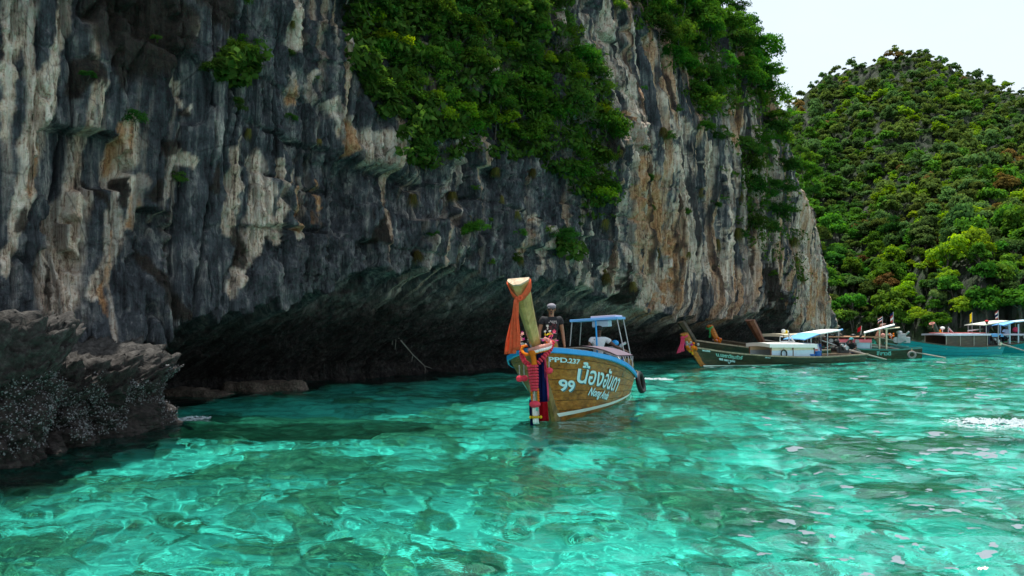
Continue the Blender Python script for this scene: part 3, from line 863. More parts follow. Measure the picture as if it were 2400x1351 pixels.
for (x, y, w, k) in [(560, 25, 60, 'loose'), (545, 130, 88, 'green'), (572, 118, 70, 'loose'), (492, 178, 70, 'dark'), (362, 95, 26, 'dark'), (203, 180, 36, 'dark'), (312, 292, 60, 'dark'),
    (415, 425, 50, 'dark'), (535, 250, 44, 'dark'), (840, 20, 90, 'dark'), (905, 110, 90, 'lime'), (935, 128, 66, 'lime'), (880, 95, 50, 'lime'), (960, 235, 50, 'lime'), (1165, 245, 80, 'green'),
    (1112, 545, 64, 'green'), (1312, 560, 70, 'dark'), (1320, 585, 55, 'dark'), (1160, 390, 38, 'tuft'), (1148, 460, 30, 'tuft'), (1215, 600, 32, 'tuft'), (1250, 395, 30, 'tuft'), (1005, 555, 34, 'dark'),
    (1412, 640, 40, 'tuft'), (1470, 660, 30, 'tuft'), (1700, 470, 40, 'loose'), (1720, 560, 46, 'dark'), (1735, 520, 40, 'loose'), (1850, 555, 40, 'tuft'), (1862, 600, 40, 'tuft'), (1872, 640, 34, 'tuft'),
    (1842, 500, 42, 'loose'), (1690, 620, 26, 'tuft'), (1600, 590, 24, 'tuft'), (860, 150, 90, 'bare'), (840, 180, 80, 'bare'), (1080, 190, 80, 'bare'), (1120, 90, 90, 'bare'), (1330, 260, 90, 'bare'), (1230, 300, 80, 'bare'),
    (1450, 20, 60, 'green'), (1530, 60, 80, 'green'), (745, 325, 24, 'tuft'), (1640, 300, 50, 'green'), (1668, 330, 36, 'dark'), (1450, 350, 30, 'tuft'), (1545, 300, 34, 'tuft'), (1715, 30, 60, 'dark'), (1738, 100, 56, 'green'),
    (1812, 178, 50, 'lime'), (1840, 240, 50, 'lime'), (1795, 150, 46, 'lime'), (1862, 270, 34, 'lime')]:
    put_plant(x, y, w, k, rv); n_pl += 1

# creeping leaves that cover the rock between the shrubs
def carpet(polys, n, size, seed):
    rng = np.random.RandomState(seed); X, Y = [], []
    for P, w in polys:
        x0, x1 = min(p[0] for p in P), max(p[0] for p in P); y0, y1 = min(p[1] for p in P), max(p[1] for p in P)
        cx = x0+(x1-x0)*rng.rand(int(n*w)); cy = y0+(y1-y0)*rng.rand(int(n*w))
        jx = cx+26*fbm(cx/40, cy/40, oct=2, seed=5); jy = cy+26*fbm(cx/40+9, cy/40, oct=2, seed=6)
        ok = np.array([in_poly(a, b, P) for a, b in zip(jx, jy)]) & (vnoise(cx/30, cy/26, seed=7) > 0.34)
        X.append(cx[ok]); Y.append(cy[ok])
    X = np.concatenate(X); Y = np.concatenate(Y)
    o = np.full_like(X, 2.0)
    for _ in range(4):
        d = (X-1200)/FOC; Yd = (o+P0[0]*NX+P0[1]*NY)/(d*NX+NY); s = (d*Yd-P0[0])*TX+(Yd-P0[1])*TY; z = CAMH+(HORI-Y)/FOC*Yd
        o = np.clip(cliff_offset(s, z)[0], -14, 4)
    o2 = o+0.05+0.55*rng.rand(len(o))**1.7*(0.4+vnoise(X/35, Y/35, seed=8))
    P = np.stack([P0[0]+TX*s+NX*o2, P0[1]+TY*s+NY*o2, z], -1)
    N = rng.normal(size=P.shape)*0.6+np.array([NX*0.6, NY*0.6, 0.5]); N /= np.linalg.norm(N, axis=1)[:, None]
    A = rng.normal(size=P.shape)+np.array([0, 0, -0.6]); A -= N*np.sum(A*N, 1)[:, None]; A /= np.linalg.norm(A, axis=1)[:, None]
    B = np.cross(N, A); L_ = size*(0.5+rng.rand(len(P)))[:, None]
    q = np.stack([P-A*L_*0.5, P+B*L_*0.28, P+A*L_*0.5, P-B*L_*0.28], 1).reshape(-1, 3)
    T = np.repeat(np.clip(0.4+0.2*rng.normal(size=len(P))+0.5*(vnoise(X/28, Y/28, seed=9)-0.5), 0, 1), 4)
    me = np_mesh('cliff_undergrowth', q, np.arange(len(q)).reshape(-1, 4), False, {'tint': T}); me.materials.append(LEAF['dark'])
    tag(link('cliff_undergrowth', me), 'dark creeping leaves covering the rock between the cliff shrubs', 'undergrowth', kind='stuff')
carpet([([(770, -40), (1290, -40), (1320, 60), (1400, 160), (1395, 290), (1440, 440), (1425, 520), (1360, 510), (1300, 400), (1230, 360), (1100, 350), (1010, 400), (940, 390), (930, 290), (830, 220)], 1.0),
        ([(1480, -40), (1700, -40), (1760, 60), (1850, 190), (1890, 330), (1860, 360), (1780, 320), (1720, 240), (1660, 300), (1590, 200), (1520, 120)], 0.6),
        ([(1700, 320), (1800, 330), (1840, 430), (1825, 580), (1860, 640), (1850, 720), (1800, 600), (1745, 560), (1725, 440)], 0.22),
        ([(1290, 540), (1340, 560), (1335, 620), (1300, 600)], 0.03), ([(480, 150), (560, 120), (590, 180), (520, 200)], 0.04), ([(1840, 480), (1870, 560), (1885, 660), (1860, 650)], 0.04)], 34000, 0.24, 12)

# ------------------------------------------------------------------ wooded hill across the bay
RID = [(1500, 420), (1780, 300), (1850, 230), (1880, 203), (1905, 179), (1950, 150), (2000, 130), (2060, 117), (2110, 107), (2150, 100), (2200, 111), (2240, 135), (2300, 166), (2335, 178), (2400, 198), (2520, 240), (2700, 330), (3000, 480), (3400, 640)]
def hill_base(a):  return 100-9*sstep(2040, 2200, a)+3*fbm(a/60, a*0, oct=3, seed=91)
def hill_ridge_y(a): return 205+10*fbm(a/200, a*0+2, oct=2, seed=92)-25*sstep(2250, 2450, a)
def hill_h(a, y):
    yb, yr = hill_base(a), hill_ridge_y(a)
    rp = np.interp(a, [r[0] for r in RID], [r[1] for r in RID])
    t = (y-yb)/(yr-yb)
    tc = np.clip(t, 0, 1)
    k0 = 0.03+0.13*sstep(2190, 2245, a)
    el = k0*sstep(0, 0.03, tc)+(1-k0)*tc**0.74
    y0 = HORI+CAMH/yb*FOC
    h = CAMH+(HORI-(y0-(y0-rp-26)*el))/FOC*y
    bump = 2.4*fbm(a/45, y/16, oct=4, seed=93)+1.6*np.exp(-((a-2250+230*tc)/90)**2)*np.sin(PI*np.clip(tc*1.15, 0, 1))-3.0*np.exp(-((a-2020+40*tc)/50)**2)*np.sin(PI*np.clip(tc*1.4, 0, 1))
    h = h+bump*sstep(0.0, 0.06, tc)*(1-0.7*sstep(0.8, 1, tc))
    h = h-np.clip(t-1, 0, 5)*60
    return np.where(t < 0, np.maximum(-3, t*60), h)

def build_hill():
    a = np.linspace(1480, 3400, 420); k = np.concatenate([np.linspace(-0.06, 0.1, 60), np.linspace(0.11, 1.15, 150), np.linspace(1.2, 2.2, 8)])
    A, K = np.meshgrid(a, k)
    Y = hill_base(A)+K*(hill_ridge_y(A)-hill_base(A))
    Z = hill_h(A, Y)
    X = (A-1200)/FOC*Y
    ro = 0.8*fbm(A/9, Y/3.0, oct=4, seed=95)*sstep(-0.02, 0.03, K)
    V = np.stack([X, Y-ro*2, Z+ro], -1).reshape(-1, 3)
    me = np_mesh('hill', V, grid_faces(*A.shape), True)
    m = NT('hill_rock_and_scrub')
    p = m.geo()
    n1 = m.noise(m.map(p, (0.9, 0.9, 0.25)), 1.0, 7, 0.65)
    n2 = m.noise(p, 0.5, 6, 0.65)
    rock = m.ramp(n1, [(0.3, (0.02, 0.022, 0.022)), (0.5, (0.07, 0.07, 0.065)), (0.68, (0.10, 0.10, 0.095)), (0.8, (0.17, 0.155, 0.135))])
    scrub = m.ramp(m.noise(p, 2.2, 5, 0.7), [(0.35, (0.008, 0.018, 0.007)), (0.7, (0.03, 0.05, 0.018))])
    g = m.n('ShaderNodeNewGeometry'); sx = m.n('ShaderNodeSeparateXYZ'); m.l(g.outputs['Normal'], sx.inputs[0])
    f = m.math('ADD', m.mrange(sx.outputs[2], 0.15, 0.55), m.mrange(n2, 0.42, 0.6, -0.5, 0.5), True)
    m.pbr(m.mix(f, rock, scrub), 0.9, 0, 0.15, m.bump(m.noise(p, 3.0, 6, 0.7), 0.8, 0.4))
    return tag(link('hill', me, m.mat), 'steep wooded limestone hill across the bay', kind='structure')
build_hill()

def make_hill_tree(seed, kind, n=14, n_per=95, size=0.31):
    rng = np.random.RandomState(seed)
    c, r = crown_clumps(rng, n, 1.05+0.35*rng.rand(), 1.0+0.9*rng.rand(), 1.0, 0.36, 0.85)
    V, F, T = leaves_np(rng, c, r, n_per, size, up=0.55, aspect=0.7)
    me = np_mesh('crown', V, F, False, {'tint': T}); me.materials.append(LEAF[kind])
    o = empty('hill_tree'); link('crown', me, None, o)
    trunk_mb(rng, (0, 0, -1.0), c, 0.11, 1.4, 6).build('trunk', BARK, o, True)
    return o, (V, T)
HT = {}
for i, k in enumerate(['olive', 'sage', 'green', 'lime', 'rusty', 'dark']):
    HT[k] = [make_hill_tree(100+10*i+j, k) for j in range(4)]
HUE = {'olive': 'olive green', 'sage': 'grey green', 'green': 'deep green', 'lime': 'fresh lime green', 'rusty': 'rusty orange brown', 'dark': 'very dark green'}
rng = np.random.RandomState(77)
nC = 42000
cT = rng.rand(nC)**0.85; cA = 1840+640*rng.rand(nC)
cYb, cYr = hill_base(cA), hill_ridge_y(cA)
cY = cYb+(0.004+1.01*cT)*(cYr-cYb); cX = (cA-1200)/FOC*cY; cZ = hill_h(cA, cY)
cB = vnoise(cA/42.0, cZ/9.0, seed=97)
cOK = (cB < 0.86) & ~((cT < 0.05) & (cA > 2235) & (cA < 2390) & (cB > 0.35))
spots = []; grid_ = {}; cGap = rng.rand(997)
for x, y, z, a_, t in zip(cX[cOK].tolist(), cY[cOK].tolist(), cZ[cOK].tolist(), cA[cOK].tolist(), cT[cOK].tolist()):
    gap = 1.72*(0.75+0.5*cGap[len(spots) % 997])
    kx, ky, kz = int(x/2.5), int(y/2.5), int(z/2.5)
    ok = True
    for i in (-1, 0, 1):
        for j in (-1, 0, 1):
            for k in (-1, 0, 1):
                for q in grid_.get((kx+i, ky+j, kz+k), ()):
                    if (q[0]-x)**2+(q[1]-y)**2+(q[2]-z)**2 < gap*gap: ok = False
    if not ok: continue
    grid_.setdefault((kx, ky, kz), []).append((x, y, z)); spots.append((x, y, z, a_, t))
def kind_for(a_, t, rng):
    r = rng.rand()
    if a_ < 2080-180*t and t < 0.75: ks = ['sage', 'olive', 'green', 'dark', 'green'] if r > 0.02 else ['rusty']
    elif t < 0.16: ks = ['lime', 'green', 'green', 'sage']
    else: ks = ['olive', 'sage', 'olive', 'sage', 'green', 'sage', 'olive', 'lime'] if r > 0.025 else ['rusty']
    return ks[rng.randint(len(ks))]
vis = [q for q in spots if 1865 < q[3] < 2425]
vis.sort(key=lambda q: q[1])
single = vis[:295]; sset = set(single)
used = set()
for q in single:
    k = kind_for(q[3]+60*rng.normal(), q[4], rng); pr = HT[k][rng.randint(4)][0]
    if pr.name in used: o = copy_tree(pr)
    else: used.add(pr.name); o = pr
    o.location = q[:3]; o.rotation_euler = (rng.normal()*0.12-0.08, rng.normal()*0.12, rng.rand()*6.28)
    s_ = 0.52+0.85*rng.rand()**2.2; o.scale = (s_, s_, s_*(0.8+0.75*rng.rand()))
    zo = 'by the shore' if q[4] < 0.05 else 'low on the slope' if q[4] < 0.13 else 'above the lowest trees' if q[4] < 0.22 else 'up the slope'
    sd = 'beside the cliff' if q[3] < 1985 else 'in the shaded valley' if q[3] < 2090 else 'on the sunny spur' if q[3] < 2230 else 'above the bare grey rock' if q[3] < 2330 else 'towards the open bay'
    sz = 'small ' if s_ < 0.84 else '' if s_ < 1.05 else 'broad '
    tag(o, '%s%s hillside tree %s %s' % (sz, HUE[k], zo, sd), 'tree', 'trees on the far hillside')
for k in HT:
    for pr, _ in HT[k]:
        if pr.name not in used:
            for ch in list(pr.children): bpy.data.objects.remove(ch)
            bpy.data.objects.remove(pr)
Vb, Tb, Cb = [], [], []
KC = {'olive': (0.072, 0.115, 0.026), 'sage': (0.056, 0.115, 0.034), 'green': (0.050, 0.135, 0.018), 'lime': (0.11, 0.205, 0.018), 'rusty': (0.13, 0.095, 0.030), 'dark': (0.034, 0.095, 0.018)}
for q in spots:
    if q in sset: continue
    k = kind_for(q[3], q[4], rng); V, T = HT[k][rng.randint(4)][1]
    qv = V.reshape(-1, 4, 3); tv = T.reshape(-1, 4)
    sel = rng.rand(len(qv)) < 0.20
    qv = qv[sel]; c = qv.mean(1, keepdims=True); qv = (c+(qv-c)*1.7).reshape(-1, 3); tv = tv[sel].ravel()
    an = rng.rand()*6.28; ca, sa = math.cos(an), math.sin(an); s_ = (0.50+0.8*rng.rand()**2.2)*(0.72 if q[4] > 0.86 else 1.0)
    R = np.array([[ca, -sa, 0], [sa, ca, 0], [0, 0, 0.8+0.75*rng.rand()]])
    Vb.append(qv@R.T*s_+np.array(q[:3])); 
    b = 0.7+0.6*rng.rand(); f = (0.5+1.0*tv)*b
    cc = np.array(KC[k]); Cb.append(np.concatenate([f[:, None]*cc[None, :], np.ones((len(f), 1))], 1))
Vb = np.concatenate(Vb); Cb = np.concatenate(Cb)
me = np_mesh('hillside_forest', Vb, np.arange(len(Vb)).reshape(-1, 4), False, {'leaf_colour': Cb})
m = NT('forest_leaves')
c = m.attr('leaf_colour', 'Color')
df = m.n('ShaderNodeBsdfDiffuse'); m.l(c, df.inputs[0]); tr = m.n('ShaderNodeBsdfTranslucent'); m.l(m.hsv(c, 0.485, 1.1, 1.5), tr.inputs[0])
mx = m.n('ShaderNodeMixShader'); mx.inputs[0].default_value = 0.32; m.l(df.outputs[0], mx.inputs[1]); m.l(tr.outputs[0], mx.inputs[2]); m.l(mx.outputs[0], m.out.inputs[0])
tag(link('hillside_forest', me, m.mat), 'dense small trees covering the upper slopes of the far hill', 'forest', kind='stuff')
print('plants', n_pl, 'hill trees', len(single), 'others', len(spots)-len(single))
# ------------------------------------------------------------------ boulders, stones, ledge, root, foam
def rock_mat(name, dk, md, lt, wetz=None, barnacle=False, sc=1.0):
    m = NT(name)
    p = m.geo()
    n1 = m.noise(p, 2.6*sc, 8, 0.68); n2 = m.noise(p, 14*sc, 6, 0.7)
    v = m.vor(p, 9*sc)
    f = m.math('ADD', m.math('MULTIPLY', n1, 0.5), m.math('MULTIPLY', n2, 0.5))
    col = m.ramp(f, [(0.36, dk), (0.5, md), (0.64, lt)])
    if wetz is not None:
        sx = m.n('ShaderNodeSeparateXYZ'); m.l(p, sx.inputs[0])
        w = m.math('ADD', sx.outputs[2], m.math('MULTIPLY', m.noise(p, 3, 4, 0.6), 0.7))
        col = m.mix(m.mrange(w, wetz+0.35, wetz+0.85), m.ramp(n2, [(0.4, (0.008, 0.007, 0.006)), (0.62, (0.035, 0.028, 0.024)), (0.75, (0.10, 0.09, 0.085))]), col)
    h = m.math('ADD', n2, m.math('MULTIPLY', v, 0.5))
    m.pbr(col, 0.8, 0, 0.3, m.bump(h, 0.9, 0.05))
    return m.mat
M_BOULD = rock_mat('boulder_rock', (0.008, 0.007, 0.006), (0.030, 0.028, 0.025), (0.085, 0.081, 0.074), 0.95)
M_STONE = rock_mat('shore_stone', (0.03, 0.024, 0.02), (0.11, 0.085, 0.065), (0.26, 0.20, 0.16), sc=1.4)
M_LEDGE = rock_mat('drowned_ledge', (0.08, 0.055, 0.035), (0.24, 0.175, 0.11), (0.38, 0.29, 0.19), sc=0.8)
M_SHELL = simple_mat('oyster_shell', (0.13, 0.13, 0.135), 0.5, var=0.85, scale=14)
M_FOAM = simple_mat('sea_foam', (0.30, 0.37, 0.39), 0.6, var=0.08, scale=20)

def rock_points(seed, nu, nv, prof, ax, ay, top, rough, foot=-0.6, tilt=(0, 0), sq=3.0, low=0.28):
    """stacked closed rings: prof(zn)->radius factor; top(x, y)->height limit"""
    zs = np.concatenate([np.linspace(foot, 1.0, nv), np.ones(14)])
    shrink = np.concatenate([np.ones(nv), np.linspace(0.93, 0.0, 14)])
    th = np.linspace(0, 2*PI, nu, endpoint=False)
    Z, T = np.meshgrid(zs, th, indexing='ij'); Sk = np.repeat(shrink[:, None], nu, 1)
    c, s = np.cos(T), np.sin(T)
    se = (np.abs(c)**sq+np.abs(s)**sq)**(-1/sq)
    r = se*prof(Z)*Sk
    x, y = c*r*ax, s*r*ay
    zz = Z*top
    # uneven plan and pitted surface
    n = fbm(x*0.9+seed, y*0.9, zz*0.9, oct=3, seed=seed)*low + fbm(x*3+seed, y*3, zz*3, oct=6, gain=0.62, seed=seed+1)*rough
    pits = -np.abs(fbm(x*5.5, y*5.5, zz*5.5+seed, oct=3, seed=seed+2))*rough*1.1
    side = np.clip(Sk*1.2, 0, 1)
    x = x+(c*(n+pits))*side; y = y+(s*(n+pits))*side
    zz = zz+(zs[:, None] > 0.6)*((n+pits)*0.9)+tilt[0]*x*(Z > 0.2)*Z+tilt[1]*y*(Z > 0.2)*Z
    return x, y, zz

def rock_obj(name, seed, loc, rz, prof, ax, ay, top, rough, mat, nu=150, nv=90, **kw):
    x, y, z = rock_points(seed, nu, nv, prof, ax, ay, top, rough, **kw)
    nr, nc = x.shape
    V = np.stack([x, y, z], -1).reshape(-1, 3)
    i = np.arange(nr-1)[:, None]*nc; j = np.arange(nc)[None, :]; j2 = (j+1) % nc
    F = np.stack([i+j, i+j2, i+nc+j2, i+nc+j], -1).reshape(-1, 4)
    me = np_mesh(name, V, F, True)
    o = link(name, me, mat)
    o.location = loc; o.rotation_euler = (0, 0, rz)
    o.cycles.is_caustics_receiver = True
    return o, V, F

def shells(parent, V, F, rz, n, z0, z1, seed, size=0.03):
    """oysters and barnacles crusting a boulder"""
    rng = np.random.RandomState(seed)
    q = V[F]; c = q.mean(1); nr = np.cross(q[:, 2]-q[:, 0], q[:, 3]-q[:, 1]); nr /= (np.linalg.norm(nr, axis=1)[:, None]+1e-9)
    ok = (c[:, 2] > z0) & (c[:, 2] < z1) & (np.abs(nr[:, 2]) < 0.85) & (vnoise(c[:, 0]*2.2+c[:, 1]*2.2, c[:, 2]*3.0, seed=seed) > 0.38)
    idx = np.where(ok)[0]; idx = idx[rng.randint(len(idx), size=n)]
    P = c[idx]+rng.normal(size=(n, 3))*0.02; N = nr[idx]+rng.normal(size=(n, 3))*0.5; N /= np.linalg.norm(N, axis=1)[:, None]
    A = np.cross(N, rng.normal(size=(n, 3))); A /= np.linalg.norm(A, axis=1)[:, None]; B = np.cross(N, A)
    s = size*(0.4+0.8*rng.rand(n))[:, None]
    V2 = np.stack([P+A*s*0.9, P+B*s*0.55, P-A*s*0.6, P-B*s*0.55, P+N*s*0.5+A*s*0.2], 1).reshape(-1, 3)
    b = np.arange(n)[:, None]*5
    F2 = np.concatenate([b+np.array([[0, 1, 4]]), b+np.array([[1, 2, 4]]), b+np.array([[2, 3, 4]]), b+np.array([[3, 0, 4]])])
    o = link('oyster_shells', np_mesh('oyster_shells', V2, F2, False), M_SHELL, parent)
    o['kind'] = 'stuff'

def prof_mush(z):
    return np.interp(z, [-0.6, 0.0, 0.12, 0.35, 0.52, 0.72, 0.9, 1.0], [1.12, 1.0, 0.955, 0.90, 0.90, 1.02, 1.04, 0.95])
o, V, F = rock_obj('boulder', 201, (-7.72, 13.15, 0), -0.20, prof_mush, 1.5, 2.05, 1.5, 0.33, M_BOULD, 230, 130, tilt=(-0.17, 0.03))
tag(o, 'oyster crusted brown boulder with flat overhanging top at the foot of the cliff', 'boulder', 'boulders by the cliff')
shells(o, V, F, 0, 15000, 0.08, 1.12, 5, 0.024)
o, V, F = rock_obj('boulder', 215, (-8.05, 10.75, 0), 0.25, prof_mush, 1.75, 0.85, 1.95, 0.30, M_BOULD, 190, 120, tilt=(-0.05, 0.0))
tag(o, 'dark boulder cut by the picture edge, standing in front of the flat topped boulder', 'boulder', 'boulders by the cliff')
shells(o, V, F, 0, 7000, 0.08, 1.2, 6, 0.024)

def prof_flat(z): return np.interp(z, [-0.6, 0, 0.5, 0.85, 1.0], [1.1, 1.06, 1.03, 0.99, 0.90])
def prof_slope(z): return np.interp(z, [-0.6, 0, 0.5, 0.85, 1.0], [1.7, 1.5, 1.28, 1.08, 0.85])
o, V, F = rock_obj('drowned_ledge', 230, (-5.0, 15.45, -0.80), 0.05, prof_slope, 2.0, 0.62, 0.72, 0.09, M_LEDGE, nu=160, nv=40, foot=-1.5, low=0.09)
tag(o, 'brown rock ledge just under the water beside the flat topped boulder', 'rock ledge')
# stones along the shore under the overhang
rng = np.random.RandomState(4)
stone_meshes = []
for i in range(5):
    x, y, z = rock_points(300+i, 26, 14, lambda q: np.interp(q, [-0.6, 0, 0.6, 1], [1, 1.05, 0.95, 0.6]), 0.5, 0.38, 0.3, 0.10, foot=-0.8)
    nr, nc = x.shape
    ii = np.arange(nr-1)[:, None]*nc; j = np.arange(nc)[None, :]; j2 = (j+1) % nc
    stone_meshes.append(np_mesh('shore_stone', np.stack([x, y, z], -1).reshape(-1, 3), np.stack([ii+j, ii+j2, ii+nc+j2, ii+nc+j], -1).reshape(-1, 4), True))
SH = [(455, 905, 1.2), (500, 898, 1.5), (540, 893, 1.3), (575, 886, 1.1), (590, 900, 0.8), (560, 903, 0.7), (625, 900, 0.8), (640, 886, 1.0), (680, 882, 0.9), (530, 912, 0.5), (598, 908, 0.5), (655, 897, 0.5),
      (740, 886, 0.7), (800, 880, 0.8), (850, 877, 0.7), (905, 874, 0.9), (940, 872, 0.7), (975, 870, 0.9), (1010, 868, 0.8), (1055, 866, 0.6), (470, 918, 0.6), (430, 914, 0.8)]
words = ['rough dark', 'long low', 'rounded brown', 'pale topped', 'squat']
for i, (px, py, sc) in enumerate(SH):
    o = link('shore_stone', stone_meshes[i % 5], M_STONE)
    p = on_water(px, py); p.z = 0.02
    o.location = p; o.rotation_euler = (rng.normal()*0.15, rng.normal()*0.15, rng.rand()*6)
    sc *= 0.8; o.scale = (sc*(0.9+0.5*rng.rand()), sc, sc*(0.8+0.5*rng.rand()))
    wh = 'next to the oyster crusted boulder' if px < 480 else 'at the dark shore behind the boulder' if px < 700 else 'under the overhang left of the hanging root' if px < 900 else 'at the lower end of the hanging root'
    tag(o, '%s stone at the waterline %s' % (words[i % 5], wh), 'stone', 'stones under the overhang')
o, V, F = rock_obj('flat_rock', 240, on_water(620, 913)+Vector((0, 0, -0.12)), 0.1, prof_flat, 1.15, 0.35, 0.30, 0.06, M_STONE, nu=80, nv=20, foot=-1.5)
tag(o, 'flat reddish brown rock lying low in the water before the shore stones', 'rock')
o, V, F = rock_obj('flat_rock', 244, on_water(470, 928)+Vector((0, 0, -0.12)), -0.1, prof_flat, 0.9, 0.3, 0.22, 0.06, M_STONE, nu=80, nv=20, foot=-1.5)
tag(o, 'narrow dark rock awash between the flat topped boulder and the shore stones', 'rock')

# dripstone boss hanging above the boulder
s_, o_, z_ = face_at(405, 690)
# hanging root
root = empty('hanging_root', pix(902, 742, 27.0))
b0 = root.location
def rp(px, py, Y): return pix(px, py, Y)-b0
mb = MB(); mb.tube([rp(902, 742, 27), rp(912, 765, 27.1), rp(924, 780, 27.2), rp(945, 805, 27.6), rp(968, 832, 28.2), rp(995, 858, 29), rp(1012, 864, 29.4)], [0.032, 0.03, 0.025, 0.018, 0.014, 0.011, 0.006], 6)
M_ROOT = simple_mat('root_bark', (0.25, 0.23, 0.20), 0.9, var=0.3, scale=9)
mb.build('main_root', M_ROOT, root, True)
for pts, r in (([(908, 752), (912, 768), (921, 778)], 0.03), ([(924, 780), (922, 792), (919, 808)], 0.014), ([(926, 782), (928, 800), (926, 820)], 0.014), ([(968, 832), (966, 840), (965, 848)], 0.012), ([(995, 858), (997, 866), (996, 876)], 0.012)):
    mb = MB(); mb.tube([rp(a, b, 27.3+max(0, (a-925))*0.022) for a, b in pts], [r, r*0.8, r*0.5], 5)
    mb.build('side_root', M_ROOT, root, True)
tag(root, 'pale thin root hanging from the dark overhang down to the water', 'root')

# foam
def foam_patch(name, cx, cy, lx, ly, h, seed, label, dens=1.0, rot=0.0):
    rng = np.random.RandomState(seed)
    nx, ny = int(170*dens), int(90*dens)
    X, Y = np.meshgrid(np.linspace(-1, 1, nx), np.linspace(-1, 1, ny))
    m = 1-np.hypot(X, Y*1.0)+0.55*fbm(X*2.5+seed, Y*2.5, oct=4, seed=seed)
    Z = h*np.clip(m, 0, 1)**0.8*(0.35+0.9*np.abs(fbm(X*9, Y*7, oct=5, gain=0.6, seed=seed+1))*2)-0.02+0.04*sstep(0.0, 0.3, m)
    Z = np.where(m < 0.02, -0.25, Z)
    ca, sa = math.cos(rot), math.sin(rot)
    XX, YY = X*lx, Y*ly
    wx, wy = cx+XX*ca-YY*sa, cy+XX*sa+YY*ca
    Z = Z+wave_z(wx.ravel(), wy.ravel()).reshape(Z.shape)
    V = np.stack([wx, wy, Z], -1).reshape(-1, 3); F = grid_faces(ny, nx)
    keep = (m.ravel()[F].min(1) > 0.03) & (vnoise(wx.ravel()*9, wy.ravel()*14, seed=seed+3)[F[:, 0]] > 0.74-0.62*np.clip(m.ravel()[F[:, 0]]*1.6, 0, 1))
    F = F[keep]
    # flecks and drops around it
    n = int(1400*dens); a = rng.rand(n)*2*PI; r = (0.6+0.75*rng.rand(n)**2)
    fx, fy = np.cos(a)*r*lx, np.sin(a)*r*ly
    px_, py_ = cx+fx*ca-fy*sa, cy+fx*sa+fy*ca
    pz = wave_z(px_, py_)+0.012+h*0.9*np.clip(rng.rand(n)-0.75, 0, 1)
    s = 0.005+0.016*rng.rand(n)**2
    P = np.stack([px_, py_, pz], -1)
    V2 = np.stack([P+np.stack([s*1.8, s*0, s*0], -1), P+np.stack([s*0, s, s*0], -1), P-np.stack([s*1.8, s*0, s*0], -1), P-np.stack([s*0, s, s*0], -1), P+np.stack([s*0, s*0, s*0.9], -1)], 1).reshape(-1, 3)
    b = len(V)+np.arange(n)[:, None]*5
    F2 = np.concatenate([b+np.array([[i, (i+1) % 4, 4, 4]]) for i in range(4)])
    T3 = np.concatenate([F[:, [0, 1, 2]], F[:, [0, 2, 3]], F2[:, :3]])
    o = link(name, np_mesh(name, np.concatenate([V, V2]), T3, True), M_FOAM)
    return tag(o, label, 'foam', kind='stuff')
p = on_water(2345, 1003); foam_patch('wake_foam', p.x+0.15, p.y, 0.85, 0.62, 0.07, 3, 'white frothing wake on the turquoise water near the open bay', 1.3)
p = on_water(452, 985); foam_patch('shore_foam', p.x-0.1, p.y, 0.30, 0.35, 0.05, 5, 'thin white foam washing against the flat topped boulder', 0.7)
p = on_water(1525, 888); foam_patch('stern_foam', p.x, p.y, 0.55, 0.5, 0.04, 7, 'white churned water behind the stern of the wooden boat', 0.7)
# flat pale patches whose colour imitates sky reflected off the open water
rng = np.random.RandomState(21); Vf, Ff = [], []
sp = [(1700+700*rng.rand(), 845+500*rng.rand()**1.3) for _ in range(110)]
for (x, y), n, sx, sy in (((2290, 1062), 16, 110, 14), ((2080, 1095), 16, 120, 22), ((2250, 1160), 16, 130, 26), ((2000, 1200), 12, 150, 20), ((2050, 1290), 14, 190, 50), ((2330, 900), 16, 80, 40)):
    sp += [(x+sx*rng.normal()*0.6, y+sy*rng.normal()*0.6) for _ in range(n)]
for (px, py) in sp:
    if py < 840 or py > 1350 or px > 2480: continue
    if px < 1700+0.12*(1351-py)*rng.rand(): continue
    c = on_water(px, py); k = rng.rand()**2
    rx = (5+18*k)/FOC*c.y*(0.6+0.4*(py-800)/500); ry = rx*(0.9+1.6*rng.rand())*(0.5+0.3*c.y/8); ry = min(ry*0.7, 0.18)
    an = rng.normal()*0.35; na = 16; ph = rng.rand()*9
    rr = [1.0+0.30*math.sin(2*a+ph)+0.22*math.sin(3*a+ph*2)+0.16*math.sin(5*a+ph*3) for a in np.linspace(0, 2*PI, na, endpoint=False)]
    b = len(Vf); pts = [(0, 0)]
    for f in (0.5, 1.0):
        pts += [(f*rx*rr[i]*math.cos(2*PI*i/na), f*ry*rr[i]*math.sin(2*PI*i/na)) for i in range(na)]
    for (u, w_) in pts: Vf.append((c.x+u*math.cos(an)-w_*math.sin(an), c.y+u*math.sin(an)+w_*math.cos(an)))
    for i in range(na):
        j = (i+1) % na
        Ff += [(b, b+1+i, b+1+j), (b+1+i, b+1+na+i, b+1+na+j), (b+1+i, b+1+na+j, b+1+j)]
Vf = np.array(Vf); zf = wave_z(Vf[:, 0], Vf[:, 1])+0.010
tag(link('sky_glint_patches', np_mesh('sky_glint_patches', np.concatenate([Vf, zf[:, None]], 1), np.array(Ff), True), simple_mat('painted_sky_glint', (0.16, 0.20, 0.225), 0.35, var=0.12, scale=9)), 'flat pale patches imitating sky reflections on the turquoise water', 'foam', kind='stuff')
mb = MB(); q = on_water(2304, 1336)
z0 = float(wave_z(np.array([q.x]), np.array([q.y]))[0])+0.012
mb.grid([[(q.x-0.03+0.015*i, q.y-0.02+0.015*j, z0+0.008*math.sin(i*1.7+j*2.1)+0.004*i) for i in range(5)] for j in range(4)])
tag(mb.build('floating_petal', simple_mat('petal', (0.8, 0.72, 0.62), 0.6), None, True), 'small cream petal floating on the water by the picture corner', 'petal')
